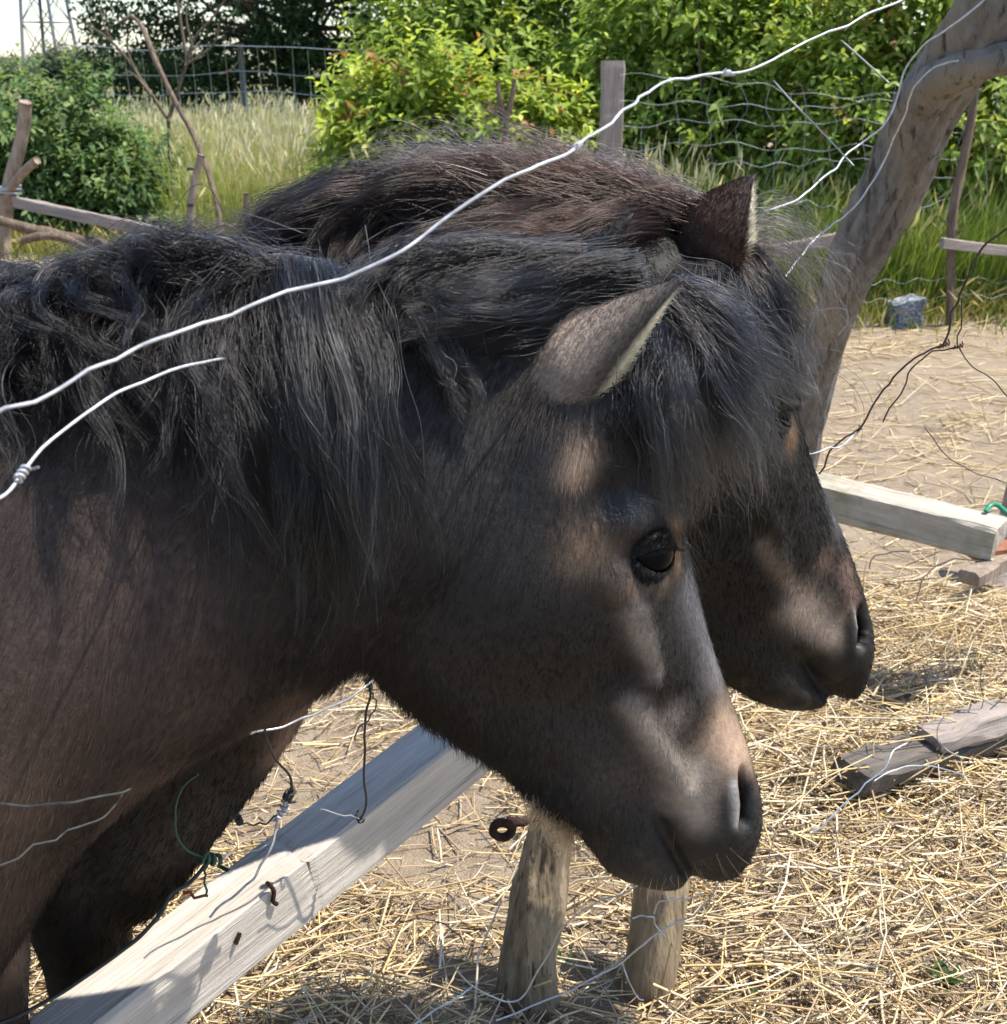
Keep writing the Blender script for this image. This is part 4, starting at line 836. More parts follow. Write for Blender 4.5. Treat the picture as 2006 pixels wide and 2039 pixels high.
def make_pony(cfg):
    plan = Plan(cfg['plan']); rng = np.random.default_rng(cfg['seed'])
    headS = []
    for (Tp, Bp, wd) in cfg['head']: headS.append((*fit_station(plan, Tp, Bp, np.array(wd)*cfg['wk'], 5, 5), np.array(wd)*cfg['wk']))
    neckS = []
    for (Tp, Bp, wd) in cfg['neck']:
        wd7 = np.array([.35, .5, .72, .9, 1., .95, .7])*wd; neckS.append((*fit_station(plan, Tp, Bp, wd7, 10, 8), wd7))
    for (s, zt, zb, wd) in cfg['body']: neckS.append((np.array([s, zt]), np.array([s+.02, zb]), np.array([.62, .85, .97, 1., 1., .92, .7])*wd))
    jawS = []
    for (Tp, Bp, wd) in cfg['jaw']: jawS.append((*fit_station(plan, Tp, Bp, np.array([.55, .75, .95, 1, 1, .95, .8])*wd*cfg['wk'], 0, 5), np.array([.55, .75, .95, 1, 1, .95, .8])*wd*cfg['wk']))
    parts = [loft(headS, 90), loft(neckS, 110), loft(jawS, 40)]; hoofs = []
    for s, t0, zt, hd in cfg['legs']:
        g, kf = leg_parts(s, t0, zt, hd); parts.append(g); hoofs.append((kf, t0))
    me = voxel_union(parts, .0075); L, E = get_np(me); L = smooth_np(L, E, 10)
    # refine the head
    jaw = plan.hit(*cfg['throat']); poll = plan.hit(*cfg['pollback']); dv = poll-jaw; nrm_ = np.array([dv[1], -dv[0]])/np.linalg.norm(dv)
    side = lambda L: (L[:, :2]-jaw)@nrm_            # >0 on the head side of the throat-poll line
    me.vertices.foreach_set('co', L.ravel()); bm = bmesh.new(); bm.from_mesh(me)
    sel = side(L) > -.03
    ed = [e for e in bm.edges if sel[e.verts[0].index] and sel[e.verts[1].index]]
    bmesh.ops.subdivide_edges(bm, edges=ed, cuts=1, use_grid_fill=True); bmesh.ops.triangulate(bm, faces=[f for f in bm.faces if len(f.verts) > 4]); bm.to_mesh(me); bm.free()
    L, E = get_np(me); L = smooth_np(L, E, 5, .5, (side(L) > -.05).astype(float)); T = tri_np(me)
    # ray hits of the camera's line of sight give the places of eye, nostril and mouth on the near side
    Wv = plan.world(L); bvh = BVHTree.FromPolygons([tuple(v) for v in Wv], [tuple(t_) for t_ in T])
    def local_hit(px):
        d = Vector(ray(*px)).normalized(); loc, nn, idx, dist = bvh.ray_cast(Vector(CAMP), d, 8)
        if loc is None:
            w0 = plan.world(np.append(plan.hit(*px), 0.)[None])[0]; loc, nn, idx, dist = bvh.find_nearest(Vector(w0))
        tri = T[idx]; k = tri[np.argmin(np.linalg.norm(Wv[tri]-np.array(loc), axis=1))]
        # barycentric-free refinement: nearest vertex plus offset along plan axes
        off = np.array(loc)-Wv[k]; e1 = plan.vec(L[k:k+1], np.array([[1., 0, 0]]))[0]; e3 = plan.vec(L[k:k+1], np.array([[0, 0, 1.]]))[0]
        return L[k]+np.array([off@e1, off[2], off@e3])
    M = L.copy(); M[:, 2] = -np.abs(M[:, 2])
    for pts, rad, amt in cfg['brush']:
        poly = np.array([local_hit(p) for p in pts]); poly[:, 2] = -np.abs(poly[:, 2]); N = vnormals(L, T)
        if amt < -.0145 and len(pts) == 4: poly = np.concatenate([poly, poly[-1:]*[1, 1, 0]])
        d = seg_dist(M, poly); L = L + N*(amt*np.exp(-(d/rad)**2))[:, None]; M = L.copy(); M[:, 2] = -np.abs(M[:, 2])
    L = smooth_np(L, E, 1, .4)
    Wv = plan.world(L); N = vnormals(Wv, T)
    flip = np.mean(((Wv-Wv.mean(0))*N).sum(1)) < 0
    if flip: N = -N
    bvh = BVHTree.FromPolygons([tuple(v) for v in Wv], [tuple(t_) for t_ in T])
    # coat colours, with sheen, lit ridges and shade painted into them
    hs = side(L); base = np.where((hs > 0)[:, None], cfg['col_head'], cfg['col_body'])*1.0
    k_ = 1/(1+np.exp(-hs/.05)); base = np.array(cfg['col_body'])*(1-k_)[:, None] + np.array(cfg['col_head'])*k_[:, None]
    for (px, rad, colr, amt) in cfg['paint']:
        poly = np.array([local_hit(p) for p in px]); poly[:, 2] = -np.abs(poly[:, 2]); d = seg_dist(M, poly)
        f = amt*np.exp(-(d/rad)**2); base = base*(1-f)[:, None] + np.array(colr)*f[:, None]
    mott = np.zeros(len(L))
    for q in range(10):
        kv = rng.normal(0, 34, 3); mott += np.sin(L@kv+rng.uniform(0, 6.28))*.1
    base = base*np.clip(1+mott*.5, .6, 1.5)[:, None]
    root = empty(cfg['name'], (float(plan.world([[cfg['legs'][0][0], 0, 0]])[0, 0]), float(plan.world([[cfg['legs'][0][0], 0, 0]])[0, 1]), 0)); tag(root, cfg['label'], 'pony', 'ponies at the fence')
    # ears
    EV = []; off = 0; ear_info = []
    allV = [Wv]; allC = [base]; allF = [T]; off = len(Wv)
    for (b_, tp, op, wid, bend, dark) in cfg['ears'](plan, local_hit):
        v, fs, isin, uu, edge = ear_geo(b_, tp, op, wid, bend=bend); c = np.where(isin[:, None] > 0, cfg['ear_in'], cfg['ear_out'])*(1.0)
        dk = np.maximum(np.clip((uu-.42)*1.8, 0, 1), dark)[:, None]*(1-isin*(dark < .5))[:, None]; c = c*(1-dk) + np.array(cfg['ear_tip'])*dk
        m_ = 15; sg_ = np.tile(np.linspace(-1, 1, m_), len(v)//m_); sg_ = sg_ if v[sg_ > .9, 0].mean() > v[sg_ < -.9, 0].mean() else -sg_
        bb = np.clip((.42-uu)/.25, 0, 1)[:, None]*(1-isin)[:, None]*.75; c = c*(1-bb) + np.array(cfg['ear_base'])*bb
        fd = np.clip((sg_-.15)/.5, 0, 1)[:, None]*np.clip(uu*4-.6, 0, 1)[:, None]*(1-isin)[:, None]*.85; c = c*(1-fd) + np.array(cfg['ear_tip'])*fd
        rim = ((sg_ > .84)*np.clip(uu*6-1.2, 0, 1)*np.clip((.97-uu)*8, 0, 1))[:, None]*(1-dark); c = c*(1-rim) + np.array(cfg['ear_fringe'])*rim
        tq = np.concatenate([fs[0][:, [0, 1, 2]], fs[0][:, [0, 2, 3]]]); allV.append(v); allC.append(c); allF.append(tq+off); off += len(v); ear_info.append((v, tq, isin, uu, edge, c, np.array(tp)-np.array(b_), np.array(op, float)))
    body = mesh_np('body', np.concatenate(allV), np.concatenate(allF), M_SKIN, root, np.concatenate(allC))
    fix_normals(body.data)
    # eyes
    for sg in (-1, 1):
        e = local_hit(cfg['eye']); e[2] = sg*abs(e[2]); c = plan.world(e[None])[0]; loc, nn, idx, dist = bvh.find_nearest(Vector(c)); nn = np.array(nn); nn = nn if nn@plan.vec(e[None], np.array([[0, 0, float(sg)]]))[0] > 0 else -nn
        hd = plan.vec(e[None], np.array([[*cfg['eye_axis'], 0.]]))[0]; hd -= nn*(hd@nn); hd /= np.linalg.norm(hd); vd = np.cross(nn, hd); vd = vd if vd[2] > 0 else -vd
        er = cfg['eye_r']; ce = np.array(loc)-nn*er*.34
        bm = bmesh.new(); bmesh.ops.create_uvsphere(bm, u_segments=28, v_segments=18, radius=er)
        mee = bpy.data.meshes.new('eye'); bm.to_mesh(mee); bm.free(); mee.materials.append(M_EYE)
        for p in mee.polygons: p.use_smooth = True
        eo = bpy.data.objects.new('eye', mee); put(eo, root); eo.location = Vector(ce)-root.location
        nu_, nv_ = 96, 64; au = np.linspace(0, 2*np.pi, nu_, endpoint=False); av = np.linspace(.02, np.pi*.62, nv_)
        AU, AV = np.meshgrid(au, av); dx, dy, dz = np.sin(AV)*np.cos(AU), np.sin(AV)*np.sin(AU), np.cos(AV)
        q = np.clip(1-(dx/.86)**2, 0, 1); up_, lo_ = .36*q**.7, -.46*q**.8; inside = (dy < up_) & (dy > lo_) & (q > 0)
        thick = 1.045 + .05*np.exp(-((dy-up_)/.1)**2) + .03*np.exp(-((dy-lo_)/.08)**2) + .035*np.exp(-((dy-up_-.3)/.07)**2)
        sh = ce + er*((thick*dx)[..., None]*hd + (thick*dy)[..., None]*vd + (thick*dz)[..., None]*nn); vi = np.arange(nu_*nv_).reshape(nv_, nu_)
        fa = np.stack([vi[:-1], np.roll(vi, -1, 1)[:-1], np.roll(vi, -1, 1)[1:], vi[1:]], -1).reshape(-1, 4)
        fin = inside.ravel()[fa].any(1); ymean = dy.ravel()[fa].mean(1)
        for nm, mk in (('upper_eyelid', ymean >= 0), ('lower_eyelid', ymean < 0)):
            fk = fa[~fin & mk]; us, inv = np.unique(fk, return_inverse=True); mesh_np(nm, sh.reshape(-1, 3)[us], inv.reshape(-1, 4), M_LID, eo)
        # short hair on the lids and lashes along the upper rim
        okp = np.where((~inside & (dz > .1)).ravel())[0]; pk = rng.choice(okp, 2600); P_ = sh.reshape(-1, 3)[pk]; od = (P_-ce)/er; yy = dy.ravel()[pk]
        d_ = np.sign(yy)[:, None]*vd*.7 - hd*.5 + od*.28 + rng.normal(0, .18, (len(pk), 3)); ll_ = rng.uniform(.0025, .0055, len(pk)); u4 = np.linspace(0, 1, 4)
        H1 = P_[:, None] + d_[:, None]*(ll_[:, None]*u4)[..., None]; C1 = np.array([.02, .018, .017])*rng.uniform(.6, 1.6, (len(pk), 1))
        xl = rng.uniform(-.7, .8, 90); ql = np.clip(1-(xl/.86)**2, 0, 1); yl = .36*ql**.7; zl = np.sqrt(np.clip(1-xl**2-yl**2, .02, 1))
        P_ = ce + er*1.08*(xl[:, None]*hd + yl[:, None]*vd + zl[:, None]*nn); d_ = nn*.75 - vd*.3 + hd*(xl*.5)[:, None] + rng.normal(0, .15, (90, 3)); ll_ = rng.uniform(.005, .011, 90)
        H2 = P_[:, None] + d_[:, None]*(ll_[:, None]*u4)[..., None] + vd*((ll_*.3)[:, None]*u4**2)[..., None]
        hair_obj('eyelashes', np.concatenate([H1, H2]), np.full((2690, 1), .0002)*np.array([[1, .9, .6, .15]]), np.concatenate([C1, np.full((90, 3), .006)]), M_FUR, eo)
    for kf, t0 in hoofs:
        p = plan.world(np.array([[kf[0], 0, t0*(1-.1*.6)]]))[0]; V, fs = tube_geo(np.array([p+[0, 0, .004], p+[0, 0, .03], p+[-.012, 0, .062]]), [.056, .052, .044], 16); mesh_np('hoof', V, fs, M_HOOF, root)
    # ---------------- coat hair
    hc = plan.hit(*cfg['head'][3][0]); hdir = plan.hit(*cfg['muzzle_dir'][1])-plan.hit(*cfg['muzzle_dir'][0]); hdir /= np.linalg.norm(hdir)
    def flow(Lp):
        f = 1/(1+np.exp(-side(Lp)/.035)); d = np.zeros((len(Lp), 3)); d[:, 0] = hdir[0]*f + (-.55)*(1-f); d[:, 1] = hdir[1]*f + (-.8)*(1-f)
        for q in range(4):
            kv = np.random.default_rng(q+5).normal(0, 11, 3); d[:, 0] += .13*np.sin(Lp@kv+q); d[:, 1] += .1*np.cos(Lp@kv*1.1+q*2)
        return d
    P0, P1, P2 = L[T[:, 0]], L[T[:, 1]], L[T[:, 2]]; area = .5*np.linalg.norm(np.cross(P1-P0, P2-P0), axis=1); cen = (P0+P1+P2)/3
    wgt = area*cfg['dens'](side(cen), cen); idx = rng.choice(len(T), cfg['nfur'], p=wgt/wgt.sum()); u = rng.random((cfg['nfur'], 2)); sw = u.sum(1) > 1; u[sw] = 1-u[sw]; w3 = np.c_[1-u.sum(1), u]
    bary = lambda A: (A[T[idx]]*w3[..., None]).sum(1)
    Lp = bary(L); Wp = bary(Wv); Np = bary(N); Np /= np.linalg.norm(Np, axis=1)[:, None]; Cp = bary(base)
    D = plan.vec(Lp, flow(Lp)); D -= Np*((D*Np).sum(1))[:, None]; D /= np.linalg.norm(D, axis=1)[:, None]+1e-9
    D = D + rng.normal(0, .16, D.shape)
    ln = cfg['furlen'](side(Lp), Lp)*rng.uniform(.6, 1.25, len(Lp)); lie = rng.uniform(.2, .42, len(Lp))
    for (px, rad, mul) in cfg['furscale']:
        poly = np.array([local_hit(p) for p in px]); poly[:, 2] = -np.abs(poly[:, 2]); Mq = Lp.copy(); Mq[:, 2] = -np.abs(Mq[:, 2]); ln = ln*(1+(mul-1)*np.exp(-(seg_dist(Mq, poly)/rad)**2))
    e = local_hit(cfg['eye']); Mq = Lp.copy(); Mq[:, 2] = -np.abs(Mq[:, 2]); e[2] = -abs(e[2]); keep = np.linalg.norm((Mq-e)*[.95, 1.25, .6], axis=1) > cfg['eye_r']*1.05
    k = 4; uu = np.linspace(0, 1, k); grav = np.array([0, 0, -1.])
    PT = Wp[:, None, :] - Np[:, None, :]*.001 + D[:, None, :]*(ln[:, None]*uu)[..., None] + Np[:, None, :]*(ln[:, None]*lie[:, None]*(uu-.45*uu**2))[..., None] + grav*(ln[:, None]*.18*uu**2)[..., None]
    rad = (cfg['furrad']*rng.uniform(.7, 1.3, len(Lp)))[:, None]*np.array([1, .9, .6, .12])[None]
    Cf = Cp*rng.uniform(.78, 1.25, len(Lp))[:, None]
    hair_obj('coat_hair', PT[keep], rad[keep], Cf[keep], M_FUR, root)
    # ear fur: short outside, pale fringe along the cup's edges
    EP, ER, EC = [], [], []
    for (v, tq, isin, uue, edge, c, eax, eop) in ear_info:
        n_ = 9000; a_ = np.linalg.norm(np.cross(v[tq[:, 1]]-v[tq[:, 0]], v[tq[:, 2]]-v[tq[:, 0]]), axis=1); ii = rng.choice(len(tq), n_, p=a_/a_.sum()); u_ = rng.random((n_, 2)); s_ = u_.sum(1) > 1; u_[s_] = 1-u_[s_]; w_ = np.c_[1-u_.sum(1), u_]
        b3 = lambda A: (A[tq[ii]]*(w_[..., None] if A.ndim == 2 else w_)).sum(1)
        p = b3(v); inn = b3(isin); ed = b3(edge); ue = b3(uue); cc = b3(c)
        nn_ = np.cross(v[tq[ii, 1]]-v[tq[ii, 0]], v[tq[ii, 2]]-v[tq[ii, 0]]); nn_ /= np.linalg.norm(nn_, axis=1)[:, None]+1e-9
        cen_ = v.mean(0); axn = eax/np.linalg.norm(eax); opn = eop/np.linalg.norm(eop)
        outward = (p-cen_) - axn*((p-cen_)@axn)[:, None]; sgn_ = np.sign((nn_*outward).sum(1))*np.where(inn > .5, -1, 1); nn_ *= sgn_[:, None]
        fr = (ed > .84); l_ = np.where(fr & (inn > .3), .008, .0055)*np.where(inn > .5, 1.3, 1)*(1+1.6*np.clip(.4-ue, 0, 1)/.4)*rng.uniform(.6, 1.3, n_)*np.clip(1.3-ue, .3, 1)
        d_ = axn*(1-1.5*np.clip(.3-ue, 0, 1)/.3)[:, None] + np.array([0, 0, -.8])*(np.clip(.3-ue, 0, 1)/.3)[:, None] + nn_*.16 + opn*(fr*.5)[:, None] + rng.normal(0, .2, (n_, 3))
        u4 = np.linspace(0, 1, 4); EP.append(p[:, None, :] + d_[:, None, :]*(l_[:, None]*u4)[..., None]); ER.append(np.full((n_, 1), cfg['furrad'])*np.array([[1, .9, .6, .1]]))
        cf = cc*rng.uniform(.7, 1.3, n_)[:, None]; EC.append(cf)
    hair_obj('ear_hair', np.concatenate(EP), np.concatenate(ER), np.concatenate(EC), M_FUR, root)
    # ---------------- mane, forelock, tail: locks drawn from key curves lying on the body
    def key3(pts, lift):
        out = []; lift = np.interp(np.linspace(0, 1, len(pts)), np.linspace(0, 1, len(np.atleast_1d(lift))), np.atleast_1d(lift)); last = None
        for (x, y), lf in zip(pts, lift):
            d = Vector(ray(x, y)).normalized(); loc, nn, ix, ds = bvh.ray_cast(Vector(CAMP), d, 8)
            if loc is not None and (last is None or abs(ds-last) < .16): P = np.array(loc)-np.array(d)*lf; last = ds
            else:
                w0 = plan.world(np.append(plan.hit(x, y), 0.)[None])[0]
                if last is not None: P = CAMP+np.array(d)*(last*.6 + np.linalg.norm(w0-CAMP)*.4); last = np.linalg.norm(P-CAMP)
                else: P = w0; last = np.linalg.norm(P-CAMP)
                P = P-np.array(d)*lf*.5
            out.append(P)
        return catmull(np.array(out), 14)
    def locks(name, sections):
        AP, AR, AC = [], [], []
        for sec in sections:
            K = np.array([key3(p, sec.get('lift', .012)) for p in sec['keys']]); ng = sec['n']; kk = len(K)
            f = np.sort(rng.uniform(0, kk-1.001, ng)) if kk > 1 else np.zeros(ng); i0 = f.astype(int); fr = (f-i0)[:, None, None]
            G = K[i0]*(1-fr) + K[np.minimum(i0+1, kk-1)]*fr
            u = np.linspace(0, 1, 14)
            # shorten or lengthen each lock, sway it, then its strands
            G = G + rng.normal(0, sec.get('jit', .008), (ng, 1, 3))*(.2+.95*u)[None, :, None]
            ph = rng.uniform(0, 6.28, (ng, 1)); fq = rng.uniform(.7, 1.5, (ng, 1))*sec.get('freq', 9.)
            tg = np.gradient(G, axis=1); tg /= np.linalg.norm(tg, axis=2)[..., None]+1e-9; b1_ = np.cross(tg, [0.3, -1., .2]); b1_ /= np.linalg.norm(b1_, axis=2)[..., None]+1e-9; b2_ = np.cross(tg, b1_)
            amp = sec.get('wave', .004)*rng.uniform(.3, 1.7, (ng, 1))
            G = G + b1_*(amp*np.sin(fq*u[None]+ph)*u[None])[..., None] + b2_*(amp*.6*np.cos(fq*1.3*u[None]+ph)*u[None])[..., None]
            ns = sec['strands']; R_ = sec.get('spread', .008); prof = np.interp(u, [0, .25, .7, 1], sec.get('prof', [1., .8, .5, .3]))
            oa = rng.normal(0, 1, (ng, ns, 2)); fly = (rng.random((ng, ns, 1)) < .1)*rng.uniform(.3, 1.5, (ng, ns, 1)); oa = oa*(1+fly)
            S = G[:, None] + b1_[:, None]*(oa[..., 0, None]*R_*prof)[..., None] + b2_[:, None]*(oa[..., 1, None]*R_*.6*prof)[..., None]
            p2 = rng.uniform(0, 6.28, (ng, ns, 1)); wa = rng.gamma(1.3, .9, (ng, ns, 1))*sec.get('frizz', .0022)
            S = S + b1_[:, None]*(wa*np.sin(u*rng.uniform(8, 26, (ng, ns, 1))+p2)*u**.5)[..., None] + b2_[:, None]*(wa*np.cos(u*rng.uniform(8, 26, (ng, ns, 1))+p2)*u**.5)[..., None]
            cut = rng.uniform(sec.get('short', .7), 1.08, (ng, ns, 1)); uu2 = np.clip(u[None, None]*cut, 0, 1)*13; a0 = np.minimum(uu2.astype(int), 12); fr2 = (uu2-a0)[..., None]
            ii, jj = np.meshgrid(np.arange(ng), np.arange(ns), indexing='ij'); S = S[ii[..., None], jj[..., None], a0]*(1-fr2) + S[ii[..., None], jj[..., None], a0+1]*fr2
            AP.append(S.reshape(-1, 14, 3)); rr = sec.get('rad', .00022)*rng.uniform(.6, 1.35, (ng*ns, 1))*np.interp(u, [0, .6, 1], [1, .85, .25])[None]; AR.append(rr)
            c = np.array(sec.get('col', cfg['col_mane']))*rng.uniform(.4, 2.0, (ng, 1, 1))*rng.uniform(.7, 1.4, (ng, ns, 1)); c = np.where(rng.random((ng, ns, 1)) < sec.get('dust_glint', .018), np.array([.2, .185, .17])*rng.uniform(.5, 1.3, (ng, ns, 1)), c); AC.append(c.reshape(-1, 3))  # dust and sun glints put into the colour of random pale strands
        PTS = np.concatenate(AP); hair_obj(name, PTS, np.concatenate(AR), np.concatenate(AC), M_MANE, root); return PTS
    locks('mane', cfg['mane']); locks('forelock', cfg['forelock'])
    if cfg.get('whiskers'): locks('whiskers', cfg['whiskers'])
    # tail
    st, zt = cfg['tail']; r_ = rng; n_ = 900; a = r_.normal(0, 1, (n_, 2)); u = np.linspace(0, 1, 10)
    loc_ = np.stack([st - .1*np.sin(u*2.2)[None]-.02*a[:, :1]*(.4+u)[None], zt-.62*u[None]**1.15*r_.uniform(.75, 1.05, (n_, 1)), .03*a[:, 1:]*(.5+.8*u)[None]], 2)
    hair_obj('tail', plan.world(loc_.reshape(-1, 3)).reshape(n_, 10, 3), np.full((n_, 10), .0007), np.array(cfg['col_mane'])*r_.uniform(.6, 1.4, (n_, 1)), M_MANE, root)
    return root, plan, bvh

